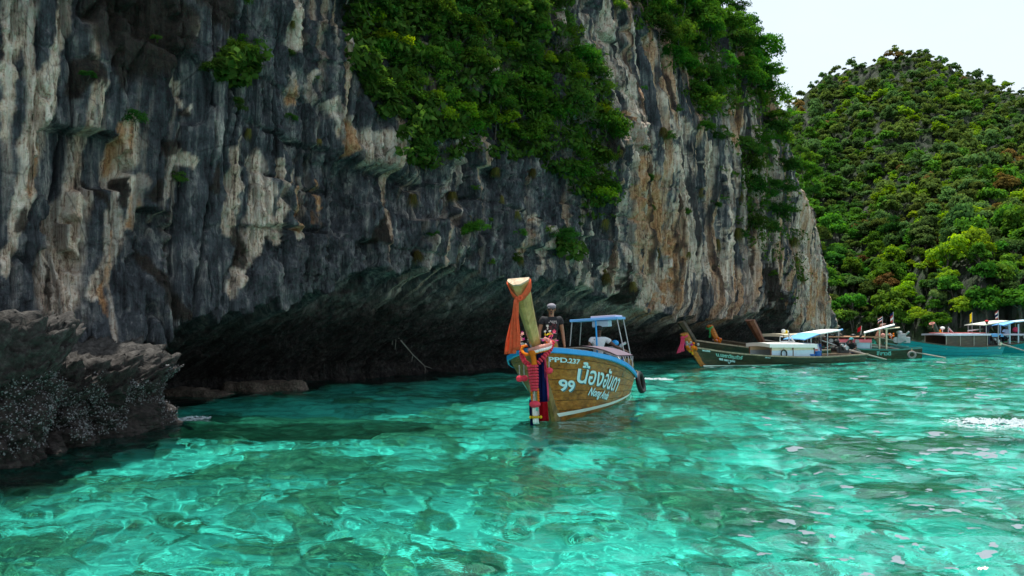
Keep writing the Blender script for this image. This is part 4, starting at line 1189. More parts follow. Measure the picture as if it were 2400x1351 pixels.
# ------------------------------------------------------------------ boat materials
def wood_mat(name, dk, md, lt, rough=0.4, scale=(1.2, 9, 9), spec=0.5, coat=0.0, grime=0.35):
    m = NT(name)
    v = m.obj(); rnd = m.n('ShaderNodeObjectInfo').outputs['Random']
    off = m.n('ShaderNodeVectorMath', operation='ADD'); m.l(v, off.inputs[0])
    cx = m.n('ShaderNodeCombineXYZ'); m.l(m.math('MULTIPLY', rnd, 37.0), cx.inputs[0]); m.l(m.math('MULTIPLY', rnd, 13.0), cx.inputs[2]); m.l(cx.outputs[0], off.inputs[1])
    g = m.noise(m.map(off.outputs[0], scale), 1.6, 8, 0.66, 0.6)
    b = m.noise(off.outputs[0], 1.5, 5, 0.6)
    f = m.math('ADD', m.math('MULTIPLY', g, 0.62), m.math('MULTIPLY', b, 0.38))
    c = m.ramp(f, [(0.34, dk), (0.5, md), (0.66, lt)])
    st = m.mrange(m.noise(off.outputs[0], 4.2, 7, 0.7), 0.47, 0.62, 0, grime)
    c = m.mix(st, c, tuple(q*0.35 for q in dk))
    b_ = m.pbr(c, m.mrange(b, 0.3, 0.7, rough-0.12, rough+0.15), 0, spec, m.bump(g, 0.25, 0.006))
    if coat: b_.inputs['Coat Weight'].default_value = coat; b_.inputs['Coat Roughness'].default_value = 0.15
    return m.mat
M_VARN = wood_mat('varnished_plank', (0.09, 0.026, 0.005), (0.38, 0.125, 0.016), (0.60, 0.25, 0.045), 0.45, spec=0.25, coat=0.08)
M_STEM = wood_mat('stem_timber', (0.17, 0.095, 0.022), (0.46, 0.29, 0.085), (0.60, 0.43, 0.17), 0.45, (6, 6, 1.0), coat=0.25, grime=0.25)
M_STEMD = wood_mat('wet_stem_timber', (0.07, 0.04, 0.010), (0.22, 0.135, 0.040), (0.34, 0.23, 0.08), 0.5, (6, 6, 1.0), spec=0.25)
M_ENDG = wood_mat('end_grain', (0.30, 0.22, 0.14), (0.55, 0.43, 0.30), (0.68, 0.57, 0.43), 0.8, (14, 14, 3), 0.2)
M_DKW = wood_mat('dark_boat_plank', (0.012, 0.009, 0.005), (0.048, 0.034, 0.016), (0.105, 0.076, 0.038), 0.5)
M_DECK = wood_mat('deck_board', (0.12, 0.085, 0.05), (0.30, 0.23, 0.15), (0.46, 0.37, 0.27), 0.7, (9, 1.2, 9))
M_RED_W = wood_mat('red_brown_timber', (0.06, 0.022, 0.012), (0.16, 0.062, 0.032), (0.26, 0.12, 0.06), 0.5, (6, 6, 1))
M_INNER = simple_mat('hull_inside', (0.055, 0.045, 0.03), 0.8, var=0.4)
M_SEAM = simple_mat('tarred_seam', (0.012, 0.010, 0.008), 0.8)
M_BLUE = simple_mat('bright_blue_paint', (0.01, 0.30, 0.68), 0.4, var=0.14, scale=5, bump=0.05)
M_BLUE2 = simple_mat('sky_blue_paint', (0.13, 0.38, 0.72), 0.45, var=0.12)
M_NAVY = cloth_mat('navy_cloth', (0.012, 0.02, 0.10))
M_WHITE = simple_mat('white_paint', (0.76, 0.76, 0.73), 0.5, var=0.08, scale=5)
M_CREAM = simple_mat('cream_paint', (0.72, 0.64, 0.46), 0.5, var=0.12, scale=5)
M_PALEB = simple_mat('pale_blue_panel', (0.42, 0.56, 0.66), 0.5, var=0.1)
M_LAV = simple_mat('lavender_canvas', (0.50, 0.44, 0.55), 0.7, var=0.12)
M_TARP = simple_mat('purple_grey_tarp', (0.13, 0.095, 0.125), 0.6, var=0.15)
M_METAL = simple_mat('galvanised_tube', (0.42, 0.43, 0.43), 0.4, 0.7, var=0.15)
M_STEEL = simple_mat('engine_metal', (0.36, 0.37, 0.38), 0.4, 0.5, var=0.4, scale=12)
M_BLACK = simple_mat('black_rubber', (0.012, 0.012, 0.013), 0.6)
M_IRON = simple_mat('oily_iron', (0.02, 0.02, 0.02), 0.4, 0.4, var=0.5, scale=12)
M_LETTER = simple_mat('pale_blue_lettering', (0.62, 0.80, 0.86), 0.5, var=0.06)
M_SHADOWL = simple_mat('deep_blue_lettering', (0.02, 0.17, 0.26), 0.5, var=0.06)
M_CORAL = cloth_mat('coral_cloth', (0.85, 0.19, 0.085))
M_PINK = cloth_mat('pink_flower', (0.84, 0.10, 0.155))
M_PINKL = cloth_mat('pale_pink_cloth', (0.78, 0.42, 0.36))
M_HOTP = cloth_mat('hot_pink_cloth', (0.80, 0.10, 0.20))
M_ORNG = cloth_mat('orange_flower', (0.80, 0.27, 0.03))
M_YEL = cloth_mat('yellow_flower', (0.78, 0.55, 0.04))
M_WFL = cloth_mat('white_flower', (0.55, 0.53, 0.50))
M_MAG = cloth_mat('magenta_orchid', (0.55, 0.06, 0.30))
M_REDC = cloth_mat('red_cloth', (0.42, 0.012, 0.022))
M_GREENC = cloth_mat('green_ribbon', (0.08, 0.48, 0.17))
M_TEALH = simple_mat('teal_hull_paint', (0.006, 0.21, 0.26), 0.4, var=0.18, scale=3)
M_TEALD = simple_mat('dull_teal_paint', (0.05, 0.21, 0.19), 0.5, var=0.3, scale=6)
M_PINKR = simple_mat('pink_roof_paint', (0.80, 0.16, 0.20), 0.5, var=0.08)
M_ROPE = simple_mat('straw_rope', (0.48, 0.32, 0.16), 0.9, var=0.25, scale=25)
M_STRIPE_R = simple_mat('faded_red_paint', (0.45, 0.09, 0.08), 0.6, var=0.25)
M_GREY = simple_mat('weathered_grey_wood', (0.30, 0.27, 0.23), 0.8, var=0.25)
M_BLUECAN = simple_mat('blue_plastic', (0.012, 0.13, 0.45), 0.4, var=0.1)
M_GOLD = cloth_mat('gold_flag', (0.85, 0.66, 0.02))

def text_tris(txt, size, shear=0.0, bold=0.0):
    """flat triangles of a word, baseline at 0,0, running to +x"""
    cu = bpy.data.curves.new('lettering', 'FONT'); cu.body = txt; cu.size = size; cu.shear = shear; cu.offset = bold; cu.resolution_u = 3
    ob = bpy.data.objects.new('lettering', cu); COL.objects.link(ob)
    bpy.context.view_layer.update()
    me = bpy.data.meshes.new_from_object(ob.evaluated_get(bpy.context.evaluated_depsgraph_get()))
    bpy.data.objects.remove(ob); bpy.data.curves.remove(cu)
    bm = bmesh.new(); bm.from_mesh(me); bpy.data.meshes.remove(me)
    bmesh.ops.triangulate(bm, faces=bm.faces)
    xs = [v.co.x for v in bm.verts]; st = size*0.22; x = min(xs)+st
    while x < max(xs):
        bmesh.ops.bisect_plane(bm, geom=bm.verts[:]+bm.edges[:]+bm.faces[:], plane_co=(x, 0, 0), plane_no=(1, 0, 0)); x += st
    y = -size*0.3
    while y < size:
        bmesh.ops.bisect_plane(bm, geom=bm.verts[:]+bm.edges[:]+bm.faces[:], plane_co=(0, y, 0), plane_no=(0, 1, 0)); y += st
    bmesh.ops.triangulate(bm, faces=bm.faces)
    bm.verts.index_update()
    vs = [(v.co.x, v.co.y) for v in bm.verts]; fs = [tuple(v.index for v in f.verts) for f in bm.faces]
    bm.free()
    return vs, fs

# ------------------------------------------------------------------ the wooden longtail in front
class Hull:
    def __init__(s, Ln, us, bg, bw, zg, rake=0.70, keel=-0.35):
        s.L, s.us, s.bg, s.bw, s.zg, s.rake, s.keel = Ln, us, bg, bw, zg, rake, keel
    def g(s, u): return float(np.interp(u, s.us, s.zg))
    def pt(s, u, v, side, out=0.0):
        """u 0 bow..1 stern, v 0 keel..1 gunwale"""
        zg = s.g(u); z = s.keel+(zg-s.keel)*v
        return s.ptz(u, z, side, out)
    def ptz(s, u, z, side, out=0.0):
        zg = s.g(u); bg = float(np.interp(u, s.us, s.bg)); bw = float(np.interp(u, s.us, s.bw))
        if z < 0: b = bw*math.sqrt(max(0, (z-s.keel)/(-s.keel)))
        else: b = bw+(bg-bw)*(z/zg)**0.85
        x = -s.L*u + s.rake*z*(1-u)**3
        return Vector((x, side*(b+out), z))

H1 = Hull(6.5, [0, .04, .1, .2, .35, .5, .7, .85, 1], [.08, .46, .80, 1.06, 1.14, 1.08, .96, .84, .68], [.04, .12, .26, .46, .66, .74, .74, .66, .5],
          [1.42, 1.36, 1.27, 1.13, .94, .79, .62, .51, .46])
boat = empty('longtail_boat', (0.78, 15.35, 0.0), math.atan2(-0.957, -0.29))
boat.rotation_euler = Euler((math.radians(3.5), 0, math.atan2(-0.957, -0.29)))
tag(boat, 'brown varnished longtail boat with bright blue gunwale coming towards the viewer', 'boat', 'longtail boats')
US = [0, .01, .025, .045, .07, .1, .14, .18, .23, .28, .34, .4, .47, .54, .62, .7, .78, .86, .93, 1.0]
# inner shell
mb = MB()
for sd in (1, -1):
    mb.grid([[H1.pt(u, v, sd, -0.03) for v in np.linspace(0, 0.985, 9)] for u in US])
mb.grid([[H1.pt(1.0, v, 1-2*k/6, -0.02) for v in np.linspace(0, 0.98, 5)] for k in range(7)])
mb.build('hull', M_INNER, boat, True)
# planks: seven strakes a side, each with its own thickness and a recessed seam
NV = 8
for sd in (1, -1):
    vb = [0.02, .17, .30, .42, .54, .66, .78, .90, .985]
    for k in range(NV):
        v0, v1 = vb[k]+0.003, vb[k+1]-0.003
        cuts = [(0.0, 0.52), (0.525, 1.0)] if k % 2 else [(0.0, 0.36), (0.365, 1.0)]
        for (ua, ub) in cuts:
            uu = [ua]+[u for u in US if ua+0.004 < u < ub-0.004]+[ub]
            th = 0.003+0.0015*((k*7+int(ua*10)) % 3)
            mb = MB()
            P = []
            for u in uu:
                P.append([H1.pt(u, v0, sd, -0.03), H1.pt(u, v0, sd, th), H1.pt(u, (v0+v1)/2, sd, th), H1.pt(u, v1, sd, th), H1.pt(u, v1, sd, -0.03)])
            mb.grid(P); mb.build('plank', M_VARN, boat, True)
# stern board
mb = MB(); mb.grid([[H1.pt(1.0, v, 1-2*k/6, 0.01)+Vector((-0.02, 0, 0)) for v in np.linspace(0, 0.99, 5)] for k in range(7)]); mb.build('transom', M_VARN, boat)
# white stripe at the water
for sd in (1, -1):
    mb = MB()
    P = [[H1.ptz(u, 0.035+0.012*(1-u), sd, 0.022), H1.ptz(u, 0.125-0.05*u, sd, 0.022)] for u in US]
    mb.grid(P); mb.build('waterline_stripe', M_WHITE, boat)
# gunwales
for sd in (1, -1):
    mb = MB(); P = []
    for u in US:
        a = H1.pt(u, 1.0, sd)
        o_ = 0.05
        P.append([a+Vector((0, sd*0.012, -0.085)), a+Vector((0, sd*o_, -0.075)), a+Vector((0, sd*o_, 0.01)), a+Vector((0, -sd*0.05, 0.012)), a+Vector((0, -sd*0.05, -0.06))])
    mb.grid(P); mb.build('gunwale', M_BLUE, boat)
    mb = MB(); P = []
    for u in US[2:]:
        a = H1.pt(u, 1.0, sd)
        P.append([a+Vector((0, -sd*0.052, -0.05)), a+Vector((0, -sd*0.052, 0.035)), a+Vector((0, -sd*0.10, 0.035)), a+Vector((0, -sd*0.10, -0.05))])
    mb.grid(P); mb.build('inner_rail', M_GREY, boat)
# stem post rising to the tall prow
def stem_path(z): return H1.rake*z if z < 1.42 else H1.rake*1.42+(z-1.42)*0.76
def post_sec(z, wb, wf, d):
    """wedge section: wide at the back, narrow in front"""
    x = stem_path(z); nx, nz = 0.79, -0.61
    bk = Vector((x-0.10, 0, z+0.08)); fr = bk+Vector((nx*d, 0, nz*d))
    return [bk+Vector((0, wb/2, 0)), bk.lerp(fr, 0.35)+Vector((0, wb/2, 0)), fr+Vector((0, wf/2, 0)), fr+Vector((0, -wf/2, 0)), bk.lerp(fr, 0.35)+Vector((0, -wb/2, 0)), bk+Vector((0, -wb/2, 0))]
secs = [post_sec(z, wb, wf, d) for z, wb, wf, d in ((0.95, 0.17, 0.06, 0.15), (1.25, 0.195, 0.05, 0.16), (1.5, 0.21, 0.045, 0.17), (1.8, 0.235, 0.05, 0.18), (2.1, 0.275, 0.065, 0.19), (2.4, 0.335, 0.10, 0.20), (2.56, 0.385, 0.13, 0.20))]
mb = MB()
ns = 6; vs = [p for sct in secs for p in sct]; fs = []
for i in range(len(secs)-1):
    for k in range(ns): fs.append((i*ns+k, i*ns+(k+1) % ns, (i+1)*ns+(k+1) % ns, (i+1)*ns+k))
mb.add(vs, fs); post = mb.build('prow_post', M_STEM, boat, bevel=0.008)
mb = MB(); t_ = secs[-1]; up = Vector((0.006, 0, 0.008)); mb.add([p+up for p in t_]+[p-up*2 for p in t_], [tuple(range(6))]+[(k, (k+1) % 6, 6+(k+1) % 6, 6+k) for k in range(6)])
mb.build('prow_top', M_ENDG, boat)
# cutwater: paired stem timbers from keel to gunwale
for sd in (1, -1):
    mb = MB(); P = []
    for z in np.linspace(-0.33, 1.36, 12):
        x = H1.rake*z; w = 0.035
        P.append([Vector((x+0.10, sd*0.004, z)), Vector((x+0.045, sd*(w+0.03), z)), Vector((x-0.17, sd*(w+0.085+0.05*max(0, z)), z)), Vector((x-0.18, sd*(w+0.05+0.05*max(0, z)), z))])
    mb.grid(P); mb.build('stem_timber', M_STEMD, boat)
mb = MB(); mb.box((0.78, 0, 1.47), (0.34, 0.34, 0.10), Matrix.Rotation(-0.5, 3, 'Y')); mb.build('bow_collar', M_IRON, boat, bevel=0.02)
# decks and thwarts
for k in range(9):
    u = 0.06+0.028*k; a = H1.pt(u, 1, 1); z = min(a.z-0.12, 0.98); q0, q1 = H1.ptz(u, z-0.02, 1), H1.ptz(max(0, u-0.02), z-0.02, 1); w = max(0.03, min(q0.y, q1.y)-0.09)
    mb = MB(); mb.box((q0.x, 0, z), (0.17, 2*w, 0.03)); mb.build('bow_deck_board', M_DECK, boat)
for u in (0.36, 0.50, 0.64, 0.80):
    a = H1.pt(u, 0.72, 1); mb = MB(); mb.box((a.x, 0, a.z), (0.28, 2*a.y-0.06, 0.035)); mb.build('thwart', M_DECK, boat)
mb = MB(); P = []
for u in np.linspace(0.2, 0.99, 10):
    P.append([H1.ptz(u, 0.16, sd, -0.07) for sd in (1, 0.33, -0.33, -1)])
mb.grid(P); mb.build('floor', M_DECK, boat)
# passenger awning: low arched sheet on hoops
def awn(u, t, lift=0.0):
    x = -6.5*u; w = 0.92+0.1*t*0
    a = -1+2*t
    z = (1.36-0.22*(u-0.34))-0.26*a*a+lift
    return Vector((x, 0.95*a, z))
mb = MB(); mb.grid([[awn(u, t) for t in np.linspace(0, 1, 13)] for u in np.linspace(0.36, 0.70, 6)]); mb.grid([[awn(u, t, 0.018) for t in np.linspace(0, 1, 13)][::-1] for u in np.linspace(0.355, 0.705, 6)])
mb.build('awning', M_TARP, boat, True)
for u in (0.36, 0.47, 0.585, 0.70):
    mb = MB(); pts = [awn(u, t, -0.02) for t in np.linspace(0.0, 1, 13)]
    g0 = H1.pt(u, 1.0, -1, -0.06); g1 = H1.pt(u, 1.0, 1, -0.06)
    mb.tube([g0]+pts+[g1], 0.013, 6); mb.build('hoop', M_METAL, boat, True)
for y0, y1 in ((-0.8, -0.42), (-0.36, 0.02), (0.08, 0.46), (0.5, 0.8)):
    mb = MB(); mb.grid([[awn(u, (y+0.95)/1.9, -0.035) for y in np.linspace(y0, y1, 4)] for u in (0.38, 0.46)]); mb.build('awning_liner', M_WHITE, boat)
# driver's raised roof
rc = Vector((-5.35, 0.05, 1.98))
mb = MB(); mb.box(rc+Vector((0, 0.18, 0.045)), (1.15, 0.62, 0.05)); mb.build('roof_sheet', M_LAV, boat, bevel=0.008)
mb = MB(); mb.box(rc+Vector((0, -0.05, -0.01)), (1.25, 1.22, 0.06)); mb.build('roof_frame', M_BLUE2, boat, bevel=0.006)
mb = MB(); mb.box(rc+Vector((0.2, 0.08, -0.13)), (0.5, 0.42, 0.16)); mb.build('roof_locker', M_PALEB, boat, bevel=0.02)
mb = MB(); mb.tube([rc+Vector((0.60, 0.0, -0.04)), rc+Vector((0.66, 0.0, -1.1))], 0.022, 8); mb.build('roof_post', M_BLUE, boat, True)
for (a, b) in (((0.55, -0.62), (0.6, -0.80)), ((-0.5, -0.6), (-0.5, -0.78)), ((0.5, 0.52), (0.5, 0.72)), ((-0.5, 0.52), (-0.5, 0.70))):
    mb = MB(); mb.tube([rc+Vector((a[0], a[1], -0.04)), rc+Vector((b[0], b[1], -1.35))], 0.016, 6); mb.build('roof_post', M_METAL, boat, True)
# engine on its swivel, seen through the awning
eng = boat
mb = MB(); e0 = Vector((-5.55, 0.28, 0.98)); mb.box(e0, (0.55, 0.36, 0.26)); mb.box(e0+Vector((0.05, 0.02, 0.2)), (0.42, 0.26, 0.16)); mb.tube([e0+Vector((0.32, -0.1, 0.05)), e0+Vector((0.32, 0.16, 0.05))], 0.13, 12)
mb.tube([e0+Vector((0.1, 0.16, 0.2)), e0+Vector((0.1, 0.26, 0.3)), e0+Vector((-0.3, 0.3, 0.34))], 0.04, 8)
for i in range(4): mb.tube([e0+Vector((-0.2+0.13*i, 0.19, 0.05)), e0+Vector((-0.2+0.13*i, 0.19, 0.25))], 0.035, 7)
en = mb.build('engine', M_STEEL, boat, bevel=0.01)
mb = MB(); mb.tube([e0+Vector((-0.3, 0, 0)), e0+Vector((-3.2, -0.3, -1.05))], 0.03, 8); mb.build('propeller_shaft', M_METAL, boat, True)
mb = MB(); mb.tube([e0+Vector((0.3, -0.1, 0.15)), e0+Vector((0.9, -0.22, 0.32))], 0.02, 7); mb.build('tiller', M_METAL, boat, True)
mb = MB(); mb.ball(e0+Vector((0.1, 0.1, 0.36)), (0.13, 0.1, 0.08)); mb.build('fuel_cap', M_BLUE, boat, True)

# lettering follows the planks
def hull_text(txt, size, u0, drop, mat, side=1, shear=0.0, name='lettering', out=0.02, slope=0.0, bold=0.0, dirn=1):
    vs, fs = text_tris(txt, size, shear, bold)
    mb = MB(); P = []
    for x, y in vs:
        xx = x if dirn > 0 else -x
        u = u0+xx/6.5
        zb = H1.g(u)-drop-slope*x
        P.append(H1.ptz(u, zb+y, side, out))
    mb.add(P, fs); return mb.build(name, mat, boat)
hull_text('PPD.237', 0.125, 0.010, 0.25, M_LETTER, bold=0.004)
for m_, o_, d_ in ((M_SHADOWL, 0.019, 0.014), (M_LETTER, 0.023, 0.0)):
    hull_text('น้องอันดา', 0.47, 0.070+d_*0.3, 0.60+d_, m_, out=o_, bold=0.007)
    hull_text('99', 0.31, 0.024+d_*0.3, 0.80+d_, m_, out=o_, bold=0.008)
    hull_text('Nong Anda', 0.22, 0.135+d_*0.2, 0.81+d_*0.5, m_, out=o_, bold=0.006, shear=0.3)
# other bow: the same name, read from bow aft runs the other way
_vs, _fs = text_tris('น้องอันดา', 0.36, 0, 0.012)
_w = max(v[0] for v in _vs)
mb = MB(); P = []
for x, y in _vs:
    u = 0.10+(_w-x)/6.5
    P.append(H1.ptz(u, H1.g(u)-0.62+y, -1, 0.022))
mb.add(P, _fs); mb.build('lettering', M_LETTER, boat)

def BW(p): 
    bpy.context.view_layer.update()
    return boat.matrix_world @ Vector(p)
bpy.context.view_layer.update()
BM = boat.matrix_world.copy()
def thing_on_boat(name, org, label, cat, group=None):
    o = empty(name, BM @ Vector(org)); o.rotation_euler = boat.rotation_euler
    return tag(o, label, cat, group)
def rel(org): 
    org = Vector(org); return lambda p: Vector(p)-org

# coral sash tied round the prow
org = secs[5][2]; R_ = rel(org)
sash = thing_on_boat('sash', org, 'coral orange sash knotted round the top of the tall wooden prow', 'sash')
def ring_at(z, wb, wf, d, ex): 
    q = post_sec(z, wb+ex, wf+ex, d+ex*0.8); c = sum(q, Vector())/6
    return q
qa, qb = ring_at(2.54, 0.38, 0.13, 0.20, 0.03), ring_at(2.40, 0.335, 0.10, 0.20, 0.03)
lo = Vector((0.02, 0, -0.20))
def band(k0, k1, name, n=8):
    P = []
    for i in range(n+1):
        t = i/n
        a = qa[k0].lerp(qa[k1], t); b = qb[k0].lerp(qb[k1], t)
        P.append([a, (a+b)/2+Vector((0.012*math.sin(t*9), 0, 0)), b])
    return P
knot = (qb[2]+qb[3])/2+Vector((0.07, 0, -0.07))
def drape(corner_a, corner_b, sgn):
    P = []
    for i in range(11):
        t = i/10
        a = corner_a.lerp(knot+Vector((0, 0, 0.035)), t); b = corner_b.lerp(knot+Vector((0, 0, -0.04)), t)
        sag = Vector((0.012*math.sin(t*7), 0, -0.035*math.sin(PI*t)))
        P.append([a+sag, (a+b)/2+sag+Vector((0.014, 0, 0)), b+sag])
    return P
mb = MB(); mb.grid(drape(qa[1], qb[1]+Vector((0, 0, -0.02)), 1)); mb.grid(drape(qa[4], qb[4]+Vector((0, 0, -0.02)), -1))
mb.grid(band(0, 1, '')); mb.grid(band(4, 5, '')); mb.grid(band(5, 0, ''))
mb.v = [tuple(R_(p)) for p in mb.v]
ob = mb.build('wrap', M_CORAL, sash, True); sol = ob.modifiers.new('thickness', 'SOLIDIFY'); sol.thickness = 0.008
mb = MB(); mb.ball(R_(knot), (0.045, 0.06, 0.05)); mb.torus(R_(knot+Vector((0.03, 0.05, 0.02))), 0.035, 0.016, (1, 0.3, 0), 12, 6); mb.build('knot', M_CORAL, sash, True)
for k, (dy, ln, w) in enumerate(((-0.10, 0.92, 0.10), (-0.04, 0.86, 0.09))):
    mb = MB(); P = []
    for i in range(13):
        t = i/12; cpt = knot+Vector((0.03-0.10*t+0.02*k, dy*t*2.2-0.03*k, -ln*t)); row = []
        for j in range(9):
            s_ = j/8-0.5; ww = 0.035+w*min(1, t*1.4)
            row.append(R_(cpt+Vector((0.022*math.sin(j*2.2+k)*min(1, t*2), s_*ww*1.5, 0))))
        P.append(row)
    mb.grid(P); ob = mb.build('hanging_tail', M_CORAL, sash, True); sol = ob.modifiers.new('thickness', 'SOLIDIFY'); sol.thickness = 0.005

# garland of pink flowers at the foot of the prow
org = (1.0, 0, 1.42); R_ = rel(org)
gar = thing_on_boat('flower_garland', org, 'pink flower garland with tassels hanging in front of the boat stem', 'garland')
bead = bpy.data.meshes.new('blossom'); _m = MB(); _m.ball((0, 0, 0), (0.042, 0.042, 0.024), 10, 6)
for k in range(7):
    a = 2*PI*k/7; _m.ball((0.031*math.cos(a), 0.031*math.sin(a), 0.004*(k % 2)), (0.020, 0.020, 0.022), 6, 4)
bead.from_pydata(_m.v, [], _m.f); bead.shade_smooth(); bead.materials.append(M_PINK)
def beads(pts, n, sc=1.0):
    pts = [Vector(p) for p in pts]; L_ = [0]
    for a, b in zip(pts[:-1], pts[1:]): L_.append(L_[-1]+(b-a).length)
    for i in range(n):
        d = L_[-1]*i/(n-1); k = max(j for j in range(len(L_)) if L_[j] <= d+1e-6); k = min(k, len(pts)-2)
        t = (d-L_[k])/(L_[k+1]-L_[k]); p = pts[k].lerp(pts[k+1], t); dv = pts[k+1]-pts[k]
        o = bpy.data.objects.new('blossom', bead); COL.objects.link(o); o.parent = gar
        o.location = R_(p); o.rotation_euler = dv.to_track_quat('Z', 'X').to_euler(); o.scale = (sc, sc, sc*0.9)
fx = 1.16
beads([(0.82, 0.30, 1.50), (0.95, 0.27, 1.36), (1.10, 0.18, 1.24), (fx, 0.06, 1.12)], 11, 1.0)
beads([(0.82, -0.30, 1.44), (0.95, -0.26, 1.28), (1.10, -0.17, 1.18), (fx, -0.05, 1.10)], 11, 1.0)
beads([(fx+0.02, 0.04, 1.10), (fx+0.02, 0.035, 0.86), (fx+0.0, 0.01, 0.68)], 9, 1.25)
beads([(fx+0.04, -0.045, 1.10), (fx+0.03, -0.035, 0.86), (fx+0.02, -0.01, 0.68)], 9, 1.25)
def strand(p, q, mat, r, name, par):
    mb = MB(); a, b = R_(p), R_(q); n = max(3, int((b-a).length/(r*1.8)))
    for i in range(n): mb.ball(a.lerp(b, (i+0.5)/n), (r, r, r*1.15), 7, 5)
    return mb.build(name, mat, par, True)
for (x, y, z) in ((1.02, 0.26, 1.24), (1.02, -0.30, 1.12), (1.0, -0.22, 1.12)):
    strand((x, y, z), (x+0.02, y, z-0.20), M_WFL, 0.014, 'jasmine_string', gar)
    mb = MB(); mb.ball(R_((x+0.02, y, z-0.24)), (0.07, 0.07, 0.06), 12, 8); mb.build('pompom', M_PINK, gar, True)
strand((fx+0.03, 0.0, 0.68), (fx+0.03, 0.0, 0.46), M_WFL, 0.017, 'jasmine_string', gar)
for y in (-0.06, 0.06): strand((fx+0.0, y, 0.70), (fx, y, 0.42), M_ORNG, 0.024, 'marigold_string', gar)
mb = MB(); mb.ball(R_((fx+0.04, 0, 0.42)), (0.09, 0.105, 0.062), 14, 8); mb.build('pompom', M_PINK, gar, True)
for y in (-0.055, 0.055): strand((fx+0.03, y, 0.37), (fx+0.03, y, 0.22), M_WFL, 0.015, 'jasmine_string', gar)
strand((fx+0.04, -0.12, 0.19), (fx+0.04, 0.12, 0.19), M_YEL, 0.026, 'marigold_ring', gar)
# cloths under the garland
org = (1.05, 0, 1.30); R_ = rel(org)
sc = thing_on_boat('bow_cloths', org, 'strips of navy red and white cloth hanging from the bow behind the garland', 'cloth')
def strip(y, z0, z1, w, mats, x0=1.06, name='cloth_strip', k=0.0):
    for (a, b, m_) in mats:
        mb = MB(); P = []
        for i in range(9):
            t = a+(b-a)*i/8; z = z0+(z1-z0)*t
            x = x0-0.02*math.sin(t*5+k)
            P.append([R_(Vector((x+0.02*math.sin(j*1.9+k+t*3), y+w*(j/6-0.5)*(0.7+0.3*t), z))) for j in range(7)])
        mb.grid(P); ob = mb.build(name, m_, sc, True); sol = ob.modifiers.new('thickness', 'SOLIDIFY'); sol.thickness = 0.006
strip(0.12, 1.34, -0.0+0.10, 0.19, [(0, 0.72, M_NAVY), (0.72, 1, M_REDC)], 1.06)
strip(0.0, 0.30, 0.02+0.05, 0.12, [(0, 1, M_WHITE)], 1.18, k=1)
strip(-0.03, 0.6, 0.06, 0.10, [(0, 1, M_WHITE)], 1.16, k=2)
strip(-0.085, 0.5, 0.0+0.02, 0.07, [(0, 1, M_NAVY)], 1.17, k=3)
strip(0.19, 1.30, 0.45, 0.05, [(0, 1, M_HOTP)], 1.02, k=4)
# cloths wound round the collar
org = (0.85, 0, 1.5); R_ = rel(org)
wr = thing_on_boat('collar_cloth', org, 'pale pink and orange cloth wound round the foot of the wooden prow', 'cloth')
def wind(z, rx, ry, r, m_, name, tilt=0.12, a0=0, a1=2*PI, x=0.90):
    mb = MB(); pts = [R_(Vector((x+rx*math.cos(a), ry*math.sin(a), z-tilt*math.cos(a)+0.02*math.sin(3*a)))) for a in np.linspace(a0, a1, 26)]
    mb.tube(pts, [r*(0.58+0.26*abs(math.sin(i*1.3))) for i in range(26)], 8); return mb.build(name, m_, wr, True)
wind(1.42, 0.25, 0.26, 0.036, M_ORNG, 'orange_band', 0.10)
wind(1.50, 0.24, 0.27, 0.050, M_PINKL, 'pink_band', 0.10, -0.3, 1.9)
wind(1.46, 0.26, 0.28, 0.040, M_WHITE, 'white_band', 0.12, 0.1, 1.7)
wind(1.56, 0.16, 0.24, 0.045, M_PINKL, 'pink_band', -0.02, 0.9, 2.4)
mb = MB(); mb.ball(R_((1.17, 0.0, 1.33)), (0.06, 0.07, 0.055)); mb.tube([R_((1.18, 0, 1.33)), R_((1.17, 0.02, 1.22)), R_((1.18, 0.03, 1.12))], [0.05, 0.045, 0.055], 8); mb.build('orange_knot', M_ORNG, wr, True)
orchid = {}
for m_ in (M_WFL, M_YEL, M_HOTP, M_MAG, M_PINKL):
    q_ = MB()
    for k in range(5):
        a = 2*PI*k/5; d_ = Vector((math.cos(a), math.sin(a), 0.35)); e_ = Vector((-math.sin(a), math.cos(a), 0))
        q_.add([(0, 0, 0), d_*0.024+e_*0.014, d_*0.042, d_*0.024-e_*0.014], [(0, 1, 2, 3)])
    me_ = bpy.data.meshes.new('orchid'); me_.from_pydata(q_.v, [], q_.f); me_.materials.append(m_); orchid[m_.name] = me_
rng = np.random.RandomState(5)
for (y, z, ms) in ((0.27, 1.72, (M_WFL, M_YEL, M_HOTP, M_MAG)), (-0.26, 1.66, (M_MAG, M_PINKL, M_MAG, M_WFL))):
    for k in range(4):
        for q in range(5):
            c = Vector((0.93+0.05*rng.normal(), y+0.05*rng.normal(), z-0.045*k+0.035*rng.normal()))
            o = bpy.data.objects.new('orchid', orchid[ms[k].name]); COL.objects.link(o); o.parent = wr
            o.location = R_(c); o.rotation_euler = (rng.rand()*6, rng.rand()*6, rng.rand()*6); s_ = 0.6+0.4*rng.rand(); o.scale = (s_, s_, s_)

